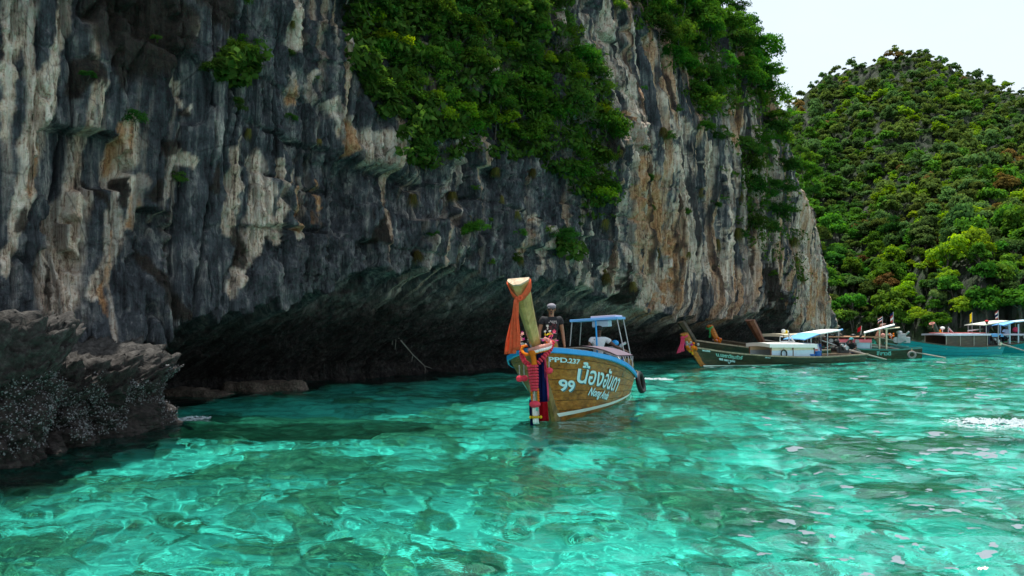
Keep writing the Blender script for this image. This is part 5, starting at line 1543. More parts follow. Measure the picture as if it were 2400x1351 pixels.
# loose things aboard and over the side
org = (-5.0, 0.82, 0.80)
can = thing_on_boat('fuel_can', H1.pt(0.80, 1, 1)+Vector((0, -0.28, 0.02)), 'blue plastic fuel can in the stern of the brown boat', 'fuel can')
mb = MB(); mb.box((0, 0, 0.14), (0.30, 0.20, 0.28)); mb.build('body', M_BLUECAN, can, bevel=0.03)
mb = MB(); mb.torus((0, 0, 0.30), 0.06, 0.016, (0, 1, 0), 14, 6); mb.build('handle', M_BLUECAN, can, True)
mb = MB(); mb.tube([(0.1, 0, 0.28), (0.1, 0, 0.33)], 0.03, 10); mb.build('cap', M_BLACK, can, True)
rp_ = thing_on_boat('rope_coil', H1.pt(0.70, 1, 1)+Vector((0, -0.22, 0.16)), 'straw coloured rope looped over the stern rail beside the fuel can', 'rope')
mb = MB()
for k in range(4): mb.torus((0.02*k, 0.03*k, 0.01*k), 0.11+0.012*k, 0.016, (1, 0.3*k, 0.2), 18, 6)
mb.build('coil', M_ROPE, rp_, True)
mb = MB(); mb.tube([(0.1, 0, -0.05), (-0.1, 0.05, -0.16), (-0.35, 0.1, -0.22), (-0.6, 0.05, -0.22)], 0.016, 6); mb.build('loose_end', M_ROPE, rp_, True)
ty = thing_on_boat('tyre_fender', H1.pt(0.93, 1, 1)+Vector((0, 0.14, -0.22)), 'black tyre hung over the stern as a fender', 'tyre')
mb = MB(); mb.torus((0, 0, 0), 0.25, 0.062, (0.1, 1, 0.15), 30, 10); mb.build('tyre', M_BLACK, ty, True)
mb = MB(); mb.tube([(0, 0, 0.24), (0, -0.10, 0.32), (0, -0.16, 0.25)], 0.012, 6); mb.build('lashing', M_ROPE, ty, True)

# ------------------------------------------------------------------ boats moored along the far shore
def far_boat(bow_px, stern_px, label, hull_m=M_DKW, rail_m=M_DECK, Ln=None, prow=None, free=0.34, beam=0.85, text=None, stern_z=0.42, bow_z=0.62, in_m=M_INNER):
    """bow_px, stern_px: waterline ends in the photo; returns the boat and a function from (metres aft of the bow, sideways, height)"""
    B, S = on_water(*bow_px), on_water(*stern_px)
    d = (B-S); L_ = d.length; rz = math.atan2(d.y, d.x)
    o = empty('longtail_boat', (B.x, B.y, 0), rz); tag(o, label, 'boat', 'longtail boats')
    hl = Hull(L_, [0, .03, .08, .16, .3, .5, .7, .86, 1], [.05, .22, .42, .64, .86, beam, beam*0.95, beam*0.85, beam*0.62], [.03, .05, .1, .22, .42, beam*.68, beam*.66, beam*.5, .3],
              [bow_z+.26, bow_z+.2, bow_z+.1, bow_z-.03, free+.12, free+0.02, free, free+.04, stern_z], rake=0.75, keel=-0.3)
    uu = [0, .015, .04, .08, .13, .2, .3, .4, .5, .6, .7, .8, .9, 1.0]
    mb = MB()
    for sd in (1, -1): mb.grid([[hl.pt(u, v, sd, -0.03) for v in np.linspace(0, 0.98, 6)] for u in uu])
    mb.grid([[hl.pt(1.0, v, 1-2*k/4, -0.02) for v in np.linspace(0, 0.98, 4)] for k in range(5)])
    mb.build('hull', in_m, o, True)
    vb = [0.03, .36, .58, .79, .975]
    for sd in (1, -1):
        for k in range(4):
            v0, v1 = vb[k]+0.006, vb[k+1]-0.006; th = 0.004+0.004*(k % 2)
            mb = MB(); mb.grid([[hl.pt(u, v0, sd, -0.03), hl.pt(u, v0, sd, th), hl.pt(u, v1, sd, th), hl.pt(u, v1, sd, -0.03)] for u in uu]); mb.build('plank', hull_m, o, True)
        mb = MB(); P = []
        for u in uu:
            a = hl.pt(u, 1.0, sd); P.append([a+Vector((0, sd*0.03, -0.05)), a+Vector((0, sd*0.035, 0.015)), a+Vector((0, -sd*0.05, 0.015)), a+Vector((0, -sd*0.05, -0.05))])
        mb.grid(P); mb.build('gunwale', rail_m, o)
    mb = MB(); mb.grid([[hl.ptz(u, 0.14, s_, -0.06) for s_ in (1, 0, -1)] for u in np.linspace(0.1, 0.98, 8)]); mb.build('floor', M_DECK, o)
    if prow:
        pm, hgt, rk, wt = prow
        secs_ = []
        for t in np.linspace(0, 1, 7):
            z = 0.05+(hgt-0.05)*t; zb = min(z, bow_z+0.2)
            x = 0.75*zb+max(0, z-bow_z-0.2)*rk; w = wt*(0.45+0.55*t); dp = 0.13+0.05*t
            secs_.append([Vector((x-0.13, w/2, z+0.04)), Vector((x+0.02, w/2, z)), Vector((x+dp-0.02, w*0.2, z-0.05)), Vector((x+dp-0.02, -w*0.2, z-0.05)), Vector((x+0.02, -w/2, z)), Vector((x-0.13, -w/2, z+0.04))])
        mb = MB(); vs = [p for q in secs_ for p in q]; fs = []
        for i in range(6):
            for k in range(6): fs.append((i*6+k, i*6+(k+1) % 6, (i+1)*6+(k+1) % 6, (i+1)*6+k))
        fs.append(tuple(36+k for k in range(6))); mb.add(vs, fs); mb.build('prow_post', pm, o)
        mb = MB(); mb.grid([[q[0]+Vector((-0.012, -0.01, 0)), q[5]+Vector((-0.012, 0.01, 0))] for q in secs_[2:]]); mb.build('prow_edge', M_GREY, o)
    return o, hl
def bpart(o, name, mat, fn, bevel=0.0, smooth=False):
    mb = MB(); fn(mb); return mb.build(name, mat, o, smooth, bevel)
def roof_slab(o, name, mat, x0, x1, w, z0, z1, th=0.06, arch=0.06, parent=None):
    mb = MB(); T, Bt = [], []
    for i in range(9):
        t = i/8; x = x0+(x1-x0)*t; z = z0+(z1-z0)*t
        rowt = [Vector((x, w*(j/6-0.5), z+arch*(1-(j/3-1)**2))) for j in range(7)]
        T.append(rowt); Bt.append([p-Vector((0, 0, th)) for p in rowt])
    mb.grid(T); mb.grid([r[::-1] for r in Bt])
    mb.grid([T[0], Bt[0]]); mb.grid([Bt[-1], T[-1]]); mb.grid([[r[0] for r in Bt], [r[0] for r in T]]); mb.grid([[r[-1] for r in T], [r[-1] for r in Bt]])
    return mb.build(name, mat, o)
def posts(o, mat, pts, r=0.022, name='post'):
    for a, b in pts:
        mb = MB(); mb.tube([a, b], r, 6); mb.build(name, mat, o, True)
def engine(o, hl, u, z, y=0.0, shaft=None, m1=M_IRON):
    x = -hl.L*u
    bpart(o, 'engine', m1, lambda b: (b.box((x, y, z), (0.62, 0.4, 0.32)), b.box((x+0.08, y, z+0.24), (0.4, 0.28, 0.2)), b.tube([(x+0.36, y-0.18, z), (x+0.36, y+0.18, z)], 0.16, 12), b.tube([(x-0.1, y+0.2, z+0.3), (x-0.25, y+0.25, z+0.46)], 0.05, 8), b.ball((x+0.2, y-0.1, z+0.4), (0.16, 0.12, 0.1))), bevel=0.02)
    bpart(o, 'air_filter', M_STEEL, lambda b: (b.tube([(x+0.0, y+0.22, z+0.1), (x+0.0, y+0.34, z+0.1)], 0.11, 12), b.tube([(x+0.22, y+0.2, z+0.22), (x+0.22, y+0.3, z+0.22)], 0.07, 10)), smooth=True)
    if shaft:
        bpart(o, 'propeller_shaft', M_GREY, lambda b: (b.tube([(x-0.3, y, z+0.02), (x-shaft, y+0.1, 0.10)], [0.05, 0.03], 8)), smooth=True)
        bpart(o, 'tiller', M_METAL, lambda b: b.tube([(x+0.3, y, z+0.2), (x+1.3, y, z+0.46)], 0.025, 6), smooth=True)
def on_far(o, name, loc, label, cat, group=None):
    m_ = o.matrix_world if False else Matrix.Translation(o.location) @ Euler(o.rotation_euler).to_matrix().to_4x4()
    t = empty(name, m_ @ Vector(loc), o.rotation_euler.z); return tag(t, label, cat, group)

# second and third prows sit behind the front boat
bB, hB = far_boat((1652, 852), (1985, 838), 'dark boat behind the front moored boat, its bare prow tilted highest', prow=(M_DKW, 1.95, 0.95, 0.30), free=0.5, bow_z=0.86, rail_m=M_DECK)
bC, hC = far_boat((1702, 846), (2000, 832), 'moored boat whose slim prow carries a green ribbon', prow=(M_VARN, 1.78, 0.80, 0.24), free=0.5, bow_z=0.84, rail_m=M_DKW)
bD, hD = far_boat((1800, 842), (2040, 829), 'moored boat with wide red brown prow rising behind the cream roof', prow=(M_RED_W, 2.05, 1.0, 0.5), free=0.5, bow_z=0.8, rail_m=M_GREY)
bA, hA = far_boat((1648, 860), (2014, 849), 'dark olive moored boat with pale rail and white cabin nearest the cliff', prow=(M_VARN, 1.45, 0.72, 0.26), free=0.36, bow_z=0.62)
LA = hA.L
for sd in (1, -1): bpart(bA, 'waterline_stripe', M_WHITE, lambda b: b.grid([[hA.ptz(u, 0.01, sd, 0.02), hA.ptz(u, 0.06-0.05*u*1.2 if u < 0.7 else 0.012, sd, 0.02)] for u in np.linspace(0, 0.75, 14)]))
def fx_(px, L_, a=1648, b=2014): return -(px-a)/(b-a)*L_
x0, x1 = fx_(1772, LA), fx_(1872, LA)
roof_slab(bA, 'cabin_roof', M_WHITE, x0+0.15, x1-0.1, 1.5, 0.97, 0.93, 0.16, 0.05)
roof_slab(bD, 'cabin_roof', M_CREAM, -hD.L*0.02, -hD.L*0.40, 1.6, 1.30, 1.30, 0.15, 0.05)
posts(bD, M_GREY, [((-hD.L*k, s_, 0.35), (-hD.L*k, s_, 1.2)) for k in (0.05, 0.2, 0.37) for s_ in (-0.7, 0.7)])
for yy in (-0.66, 0.66):
    bpart(bA, 'cabin_side', M_PALEB, lambda b: b.box(((x0+x1)/2, yy, 0.50), (x1-x0, 0.03, 0.33)))
    bpart(bA, 'cabin_window', M_CREAM, lambda b: b.box(((x0+x1)/2, yy*0.95, 0.74), (abs(x1-x0), 0.02, 0.15)))
posts(bA, M_RED_W, [((x, y, 0.3), (x, y, 0.92)) for x in (x0, (x0+x1)/2, x1) for y in (-0.67, 0.67)], 0.03, 'cabin_post')
tf = on_far(bA, 'tyre_fender', (fx_(1799, LA), 0.73, 0.52), 'black ring fender hung on the pale blue cabin side', 'tyre')
bpart(tf, 'ring', M_BLACK, lambda b: b.torus((0, 0, 0), 0.17, 0.028, (0, 1, 0.05), 26, 8), smooth=True)
bpart(tf, 'lashing', M_ROPE, lambda b: b.tube([(0, 0, 0.16), (0, -0.04, 0.32)], 0.012, 5))
# text on the dark bow
def far_text(o, hl, txt, size, u0, drop, mat=M_LETTER, side=1, bold=0.006):
    vs, fs = text_tris(txt, size, 0, bold); P = []
    for x, y in vs:
        u = u0+x/hl.L; P.append(hl.ptz(u, hl.g(u)-drop+y, side, 0.02))
    mb = MB(); mb.add(P, fs); return mb.build('lettering', mat, o)
far_text(bA, hA, 'น.เอราวัณทัวร์', 0.20, 0.075, 0.26, simple_mat('sea_green_lettering', (0.28, 0.55, 0.50), 0.5), bold=0.008)
far_text(bA, hA, 'พีพี ดอน ภูเก็ต', 0.12, 0.085, 0.42, M_LETTER)
far_text(bA, hA, '91', 0.10, 0.125, 0.53, M_LETTER)
far_text(bA, hA, 'เกาะพีพี', 0.09, 0.028, 0.13, M_LETTER); far_text(bA, hA, 'PPD 0121', 0.075, 0.30, 0.13, M_LETTER, bold=0.003)
# raised stern awning of the front boat
xa = fx_(1850, LA); xb = fx_(1930, LA)
roof_slab(bA, 'stern_awning', M_BLUE2, xa-0.0, xa-1.0, 1.3, 1.15, 1.42, 0.04, 0.03)
roof_slab(bA, 'stern_awning', M_WHITE, xa-0.98, xb-0.2, 1.3, 1.42, 1.58, 0.05, 0.03)
posts(bA, M_METAL, [((xa-0.45, s_, 0.3), (xa-0.45, s_, 1.26)) for s_ in (-0.6, 0.6)]+[((xa-1.5, s_, 0.3), (xa-1.5, s_, 1.45)) for s_ in (-0.6, 0.6)], 0.025, 'awning_post')
bpart(bA, 'roof_rack', M_METAL, lambda b: (b.tube([(x0-1.0, 0.2, 1.02), (x0-1.0, 0.2, 1.28), (x0-1.15, 0.2, 1.28)], 0.03, 6), b.tube([(x0-1.0, 0.2, 1.05), (x0-1.9, 0.2, 1.05)], 0.03, 6), b.tube([(x0-1.55, 0.2, 1.05), (x0-1.55, 0.2, 1.42)], 0.03, 6), b.tube([(x0-1.55, 0.2, 1.38), (x0-1.85, 0.2, 1.05)], 0.03, 6)))
engine(bA, hA, 0.86, 0.62, 0.1, 3.0)
for k, (px, c, mm, w) in enumerate(((1868, 'round blue tub', M_BLUECAN, 0.28), (1886, 'tall blue drum', M_BLUECAN, 0.22))):
    t = on_far(bA, 'blue_tub', (fx_(px, LA), 0.45, 0.2), '%s in the stern of the dark olive boat' % c, 'tub', 'blue tubs in the boat')
    hgt = 0.26+0.12*k
    bpart(t, 'body', mm, lambda b: b.tube([(0, 0, 0), (0, 0, hgt)], [w*0.85, w], 16), smooth=False)
    bpart(t, 'rim', mm, lambda b: b.torus((0, 0, hgt), w, 0.02, (0, 0, 1), 18, 6), smooth=True)
t = on_far(bA, 'striped_box', (fx_(1884, LA), 0.2, 0.6), 'red and white striped box before the seated people', 'box')
bpart(t, 'body', M_WHITE, lambda b: b.box((0, 0, 0.08), (0.55, 0.3, 0.24)), bevel=0.02)
bpart(t, 'stripe', M_STRIPE_R, lambda b: b.box((0, 0.155, 0.05), (0.5, 0.01, 0.07)))
t = on_far(bD, 'yellow_bundle', (-hD.L*0.10, 0.3, 1.42), 'yellow and white bundle lying on the cream cabin roof', 'bundle')
bpart(t, 'yellow_cloth', M_GOLD, lambda b: b.ball((0, 0, 0), (0.16, 0.14, 0.12)), smooth=True)
bpart(t, 'white_cloth', M_WHITE, lambda b: (b.ball((0.18, 0, 0.05), (0.13, 0.12, 0.12)), b.ball((-0.2, 0, 0.02), (0.1, 0.1, 0.09))), smooth=True)
# pink cloth and garlands on the prows
def prow_cloth(o, hgt, rk, bz, mat, label, w, ln, name='cloth'):
    xx = 0.75*(bz+0.2)+(hgt-bz-0.2)*rk
    t = on_far(o, name, (xx+0.02, 0, hgt), label, 'cloth', 'cloths tied to the moored prows')
    mb = MB(); mb.torus((0, 0, -0.06), 0.15, 0.035, (0.5, 0, 1), 14, 6); mb.build('wrap', mat, t, True)
    mb = MB(); P = []
    for i in range(10):
        s_ = i/9; P.append([Vector((0.10+w*(0.25+0.75*s_)*(j/6)-0.05*s_, 0.12+0.04*math.sin(j*2+i*0.7), -0.05-ln*s_-0.12*(j/6)*s_)) for j in range(7)])
    mb.grid(P); ob = mb.build('hanging_cloth', mat, t, True); sol = ob.modifiers.new('thickness', 'SOLIDIFY'); sol.thickness = 0.01
    return t
prow_cloth(bA, 1.38, 0.72, 0.62, M_HOTP, 'hot pink cloth hanging from the front moored prow', 0.42, 0.62)
prow_cloth(bC, 1.74, 0.80, 0.84, M_GREENC, 'thin green ribbon on the slim second prow', 0.10, 0.42, 'ribbon')
def far_garland(o, x, z, mats, label, seed, n=16):
    rg = np.random.RandomState(seed); t = on_far(o, 'flower_garland', (x, 0, z), label, 'garland', 'garlands on the moored boats')
    for m_ in mats:
        mb = MB()
        for k in range(n): mb.ball((0.10*rg.normal(), 0.10+0.09*rg.normal(), 0.08*rg.normal()-0.04), 0.05+0.02*rg.rand(), 7, 5)
        mb.tube([(0.05*rg.normal(), 0.18, -0.05), (0.05*rg.normal(), 0.2, -0.32)], 0.03, 6)
        mb.build('blossoms', m_, t, True)
    return t
far_garland(bA, 0.72, 0.86, (M_ORNG, M_YEL, M_ORNG), 'orange and yellow garland round the front moored prow', 1)
far_garland(bA, 0.80, 1.06, (M_MAG, M_WFL), 'magenta and white flowers above the orange garland', 2, 7)
far_garland(bC, 0.80, 1.08, (M_PINKL, M_ORNG), 'pale pink and orange garland at the foot of the ribboned prow', 3, 10)

# the cluster of sterns further along
bE, hE = far_boat((1905, 838), (2160, 842), 'dark boat with teal trim, pink roof and long propeller shafts', hull_m=M_DKW, rail_m=M_TEALD, free=0.5, bow_z=0.6, stern_z=0.62)
LE = hE.L
def fe(px): return -(px-1905)/(2160-1905)*LE
roof_slab(bE, 'cabin_roof', M_PINKR, fe(1968), fe(2046), 1.5, 1.02, 1.02, 0.16, 0.08)
for yy in (-0.7, 0.7): bpart(bE, 'cabin_side', M_PALEB, lambda b: b.box(((fe(1968)+fe(2046))/2, yy, 0.72), (abs(fe(2046)-fe(1968)), 0.03, 0.36)))
posts(bE, M_GREY, [((fe(p), s_, 0.4), (fe(p), s_, 0.95)) for p in (1970, 2007, 2044) for s_ in (-0.72, 0.72)], 0.03, 'cabin_post')
roof_slab(bE, 'upper_roof', simple_mat('orange_brown_board', (0.42, 0.22, 0.12), 0.7), fe(1945), fe(2070), 1.5, 1.18, 1.18, 0.05, 0.02)
roof_slab(bE, 'white_awning', M_WHITE, fe(2028), fe(2098), 1.5, 1.38, 1.82, 0.05, 0.06)
roof_slab(bE, 'awning_ledge', M_CREAM, fe(2075), fe(2110), 1.3, 1.60, 1.68, 0.04, 0.02)
posts(bE, M_CREAM, [((fe(p), s_, 0.5), (fe(p), s_, h_)) for p, h_ in ((2030, 1.35), (2064, 1.6), (2080, 1.65)) for s_ in (-0.65, 0.65)], 0.035, 'awning_post')
roof_slab(bE, 'blue_awning', M_BLUE2, fe(1918), fe(1978), 1.3, 1.30, 1.56, 0.05, 0.04)
posts(bE, M_METAL, [((fe(p), s_, 0.4), (fe(p), s_, h_)) for p, h_ in ((1926, 1.3), (1968, 1.46)) for s_ in (-0.6, 0.6)], 0.025, 'awning_post')
engine(bE, hE, 0.18, 0.85, 0.35, None); engine(bE, hE, 0.42, 0.82, 0.5, 4.2)
engine(bE, hE, 0.84, 1.0, 0.1, None, M_STEEL)
bpart(bE, 'engine_mount', M_TEALD, lambda b: (b.bar((fe(2080), 0.3, 0.5), (fe(2125), 0.3, 0.95), 0.08, 0.06), b.bar((fe(2085), -0.3, 0.5), (fe(2125), -0.3, 0.95), 0.08, 0.06), b.box((fe(2110), 0, 0.62), (0.9, 0.7, 0.1)), b.bar((fe(2075), 0.42, 0.85), (fe(2130), 0.42, 0.62), 0.06, 0.08)))
for px, zz, lb in ((2012, 0.30, 'grey tyre fender low on the dark hull beside the long shaft'), (2136, 0.25, 'pale tyre fender at the teal trimmed stern')):
    t = on_far(bE, 'tyre_fender', (fe(px), 0.9, zz), lb, 'tyre')
    bpart(t, 'tyre', simple_mat('dusty_tyre', (0.20, 0.19, 0.18), 0.8), lambda b: b.torus((0, 0, 0), 0.16, 0.055, (0.1, 1, 0.1), 22, 8), smooth=True)
    bpart(t, 'lashing', M_ROPE, lambda b: b.tube([(0, 0, 0.15), (0, -0.06, 0.32)], 0.014, 5))
far_text(bE, hE, 'ลีลาวดี', 0.26, 0.60, 0.30, simple_mat('faded_teal_lettering', (0.16, 0.42, 0.40), 0.5), bold=0.012)
bF, hF = far_boat((2070, 826), (2235, 822), 'boat hidden behind the pink roofed boat, showing a red brown prow', prow=(M_RED_W, 1.85, -0.75, 0.34), free=0.55, bow_z=0.75, rail_m=M_GREY)
bG, hG = far_boat((2120, 836), (2336, 832), 'teal painted boat with long low cabin and red and white roof', hull_m=M_TEALH, rail_m=M_DKW, free=0.55, bow_z=0.85, stern_z=0.55, prow=None)
LG = hG.L
def fg(px): return -(px-2120)/(2336-2120)*LG
roof_slab(bG, 'cabin_roof', simple_mat('pale_lavender_paint', (0.55, 0.56, 0.66), 0.5), fg(2184), fg(2292), 1.6, 1.28, 1.28, 0.10, 0.03)
for k in range(5): bpart(bG, 'roof_stripe', M_STRIPE_R, lambda b: b.box((fg(2192+20*k)-0.2, 0.1, 1.335), (0.42, 1.2, 0.03)))
for yy in (-0.7, 0.7): bpart(bG, 'cabin_side', M_DKW, lambda b: b.box(((fg(2190)+fg(2285))/2, yy, 0.88), (abs(fg(2285)-fg(2190)), 0.03, 0.66)))
posts(bG, M_GREY, [((fg(p), s_, 0.4), (fg(p), s_, 1.2)) for p in (2190, 2222, 2254, 2286) for s_ in (-0.73, 0.73)], 0.03, 'cabin_post')
roof_slab(bG, 'stern_awning', simple_mat('grey_green_canvas', (0.50, 0.54, 0.46), 0.7), fg(2280), fg(2341), 1.3, 1.80, 2.05, 0.05, 0.03)
posts(bG, M_METAL, [((fg(p), s_, 0.4), (fg(p), s_, h_)) for p, h_ in ((2288, 1.78), (2317, 1.9)) for s_ in (-0.6, 0.6)], 0.025, 'awning_post')
engine(bG, hG, 0.93, 0.72, 0.2, 3.0)
bpart(bG, 'stern_bollard', M_CREAM, lambda b: b.tube([(fg(2322), 0.5, 0.4), (fg(2325), 0.55, 0.75)], 0.08, 8), smooth=True)
bpart(bG, 'spotlight', M_WHITE, lambda b: (b.ball((fg(2196), 0.3, 1.62), (0.14, 0.12, 0.09)), b.tube([(fg(2196), 0.3, 1.3), (fg(2196), 0.3, 1.6)], 0.02, 6)))
bpart(bG, 'roof_rack', M_METAL, lambda b: (b.tube([(fg(2213), 0.2, 1.32), (fg(2213), 0.2, 1.7)], 0.03, 6), b.tube([(fg(2213), 0.2, 1.62), (fg(2224), 0.2, 1.32)], 0.05, 6), b.tube([(fg(2255), 0.3, 1.45), (fg(2290), 0.3, 1.55)], 0.04, 6)))
bH, hH = far_boat((2215, 824), (2330, 820), 'boat behind the teal cabin boat with slim dark prow and pale ribbon', prow=(M_DKW, 1.9, 0.9, 0.26), free=0.55, bow_z=0.8)
bI, hI = far_boat((2322, 829), (2560, 830), 'teal hulled boat with blue awning at the right edge of the picture', hull_m=M_TEALH, rail_m=M_DKW, free=0.6, bow_z=0.6, stern_z=0.6)
LI = hI.L
def fi(px): return -(px-2322)/(2560-2322)*LI
roof_slab(bI, 'blue_awning', M_BLUE2, fi(2338), fi(2366), 1.5, 1.78, 2.0, 0.05, 0.05)
roof_slab(bI, 'grey_awning', M_PALEB, fi(2362), fi(2398), 1.5, 1.98, 2.08, 0.05, 0.05)
posts(bI, M_PALEB, [((fi(p), s_, 0.4), (fi(p), s_, 1.85)) for p in (2356, 2376) for s_ in (-0.6, 0.6)], 0.04, 'awning_post')
bpart(bI, 'cabin_roof', M_LAV, lambda b: b.box((fi(2365), 0, 1.2), (abs(fi(2390)-fi(2340)), 1.3, 0.1)))
bpart(bI, 'bench', M_BLUE2, lambda b: b.box((fi(2318)+0.2, 0, 1.15), (1.6, 1.2, 0.18)))
engine(bI, hI, 0.30, 0.95, 0.2, None)
# flags and small bright things
def flag(loc, h, cols, label, w=0.42, ht=0.34, lean=0.0):
    o = empty('flag', loc); tag(o, label, 'flag', 'flags on the moored boats')
    mb = MB(); mb.tube([(0, 0, 0), (lean, 0, h)], 0.014, 6); mb.build('pole', M_METAL, o, True)
    n = len(cols)
    for k, m_ in enumerate(cols):
        mb = MB(); P = []
        for i in range(2):
            t = (k+i)/n; z = h-ht*t
            P.append([Vector((lean*z/h-w*(j/7), 0.05*math.sin(j*1.4+k*0.3), z-0.16*(j/7)**1.3)) for j in range(8)])
        mb.grid(P); ob = mb.build('stripe', m_, o, True)
    return o
TH = [M_STRIPE_R, M_WHITE, M_NAVY, M_NAVY, M_WHITE, M_STRIPE_R]
def bl(o, loc): return (Matrix.Translation(o.location) @ Euler(o.rotation_euler).to_matrix().to_4x4()) @ Vector(loc)
flag(bl(bE, (fe(2071), 0, 1.65)), 0.62, TH, 'small striped flag above the white awning, the left one of two', 0.26, 0.24)
flag(bl(bE, (fe(2096), 0, 1.75)), 0.75, [M_NAVY, M_STRIPE_R, M_WHITE, M_STRIPE_R], 'dark striped flag at the high end of the white awning', 0.16, 0.5)
flag(bl(bG, (fg(2276), 0, 1.3)), 1.25, [M_GOLD], 'narrow yellow flag beside the grey green stern awning', 0.13, 0.50)
flag(bl(bG, (fg(2340), 0, 2.05)), 0.62, TH, 'striped flag flying over the grey green stern awning', 0.20, 0.46)
flag(bl(bE, (fe(2018), -0.4, 0.5)), 1.25, [M_REDC], 'dark red flag over the pink roofed boat', 0.22, 0.24, 0.1)
for (o, loc, m_, lb) in ((bI, (fi(2375), 0.3, 1.5), M_HOTP, 'round pink float hanging beneath the blue awning'), (bF, (0.3, 0.2, 1.1), M_PINKL, 'pale pink float on the boat behind the pink roof')):
    t = on_far(o, 'float', loc, lb, 'float'); bpart(t, 'ball', m_, lambda b: b.ball((0, 0, 0), 0.16, 12, 8), smooth=True); bpart(t, 'cord', M_ROPE, lambda b: b.tube([(0, 0, 0.15), (0, 0, 0.4)], 0.012, 5))
far_garland(bH, 0.55, 1.25, (M_ORNG, M_YEL), 'orange garland on the slim dark prow', 6, 6)
prow_cloth(bH, 1.95, 0.9, 0.8, M_PINKL, 'pale pink ribbon topping the slim dark prow', 0.1, 0.2, 'ribbon')
far_garland(bF, -0.6, 1.2, (M_WFL, M_ORNG), 'white and orange flowers by the red brown prow', 7, 6)
# ------------------------------------------------------------------ people
M_SKIN = simple_mat('tanned_skin', (0.27, 0.135, 0.075), 0.5, var=0.12, scale=12)
M_SKIND = simple_mat('dark_tanned_skin', (0.085, 0.042, 0.026), 0.5, var=0.12, scale=12)
M_HAIR = simple_mat('black_hair', (0.010, 0.009, 0.008), 0.5)
M_TEE = simple_mat('black_cotton', (0.013, 0.014, 0.017), 0.85, var=0.3, scale=9, bump=0.3)
M_TEEW = simple_mat('white_cotton', (0.62, 0.65, 0.68), 0.85, var=0.12, scale=9, bump=0.3)
M_CAPG = simple_mat('grey_cap', (0.20, 0.19, 0.22), 0.8, var=0.2)
M_GLASS = simple_mat('dark_lens', (0.006, 0.006, 0.007), 0.15, spec=0.8)
M_MUST = simple_mat('mustard_batik', (0.26, 0.17, 0.02), 0.85, var=0.75, scale=11)
M_DENIM = simple_mat('blue_work_cloth', (0.02, 0.07, 0.22), 0.85, var=0.25)
M_NAVYW = simple_mat('navy_work_cloth', (0.008, 0.013, 0.035), 0.85, var=0.25)
M_GREYC = simple_mat('pale_grey_cloth', (0.36, 0.42, 0.56), 0.85, var=0.2)
M_PRINT = simple_mat('faded_print', (0.30, 0.27, 0.27), 0.8, var=0.4, scale=20)
M_PRINTR = simple_mat('maroon_print', (0.10, 0.03, 0.035), 0.8, var=0.5, scale=20)
M_REDCAP = simple_mat('red_cap', (0.62, 0.03, 0.04), 0.8)
M_TEALCAP = simple_mat('teal_cap', (0.05, 0.30, 0.34), 0.8)

def skin(name, joints, bones, radii, mat, parent, root, sub=2):
    """one smooth surface grown over joints"""
    names = list(joints); me = bpy.data.meshes.new(name)
    me.from_pydata([joints[n] for n in names], [(names.index(a), names.index(b)) for a, b in bones], [])
    ob = bpy.data.objects.new(name, me); COL.objects.link(ob)
    md = ob.modifiers.new('skin', 'SKIN'); md.use_smooth_shade = True; md.branch_smoothing = 0.6
    for i, n in enumerate(names):
        r = radii[n]; v = me.skin_vertices[0].data[i]
        v.radius = (r, r) if not hasattr(r, '__len__') else r
        v.use_root = (n == root)
    sd = ob.modifiers.new('smooth', 'SUBSURF'); sd.levels = sub; sd.render_levels = sub
    bpy.context.view_layer.update()
    em = bpy.data.meshes.new_from_object(ob.evaluated_get(bpy.context.evaluated_depsgraph_get()))
    bpy.data.objects.remove(ob); bpy.data.meshes.remove(me)
    em.materials.clear(); em.materials.append(mat); em.shade_smooth()
    return link(name, em, None, parent)

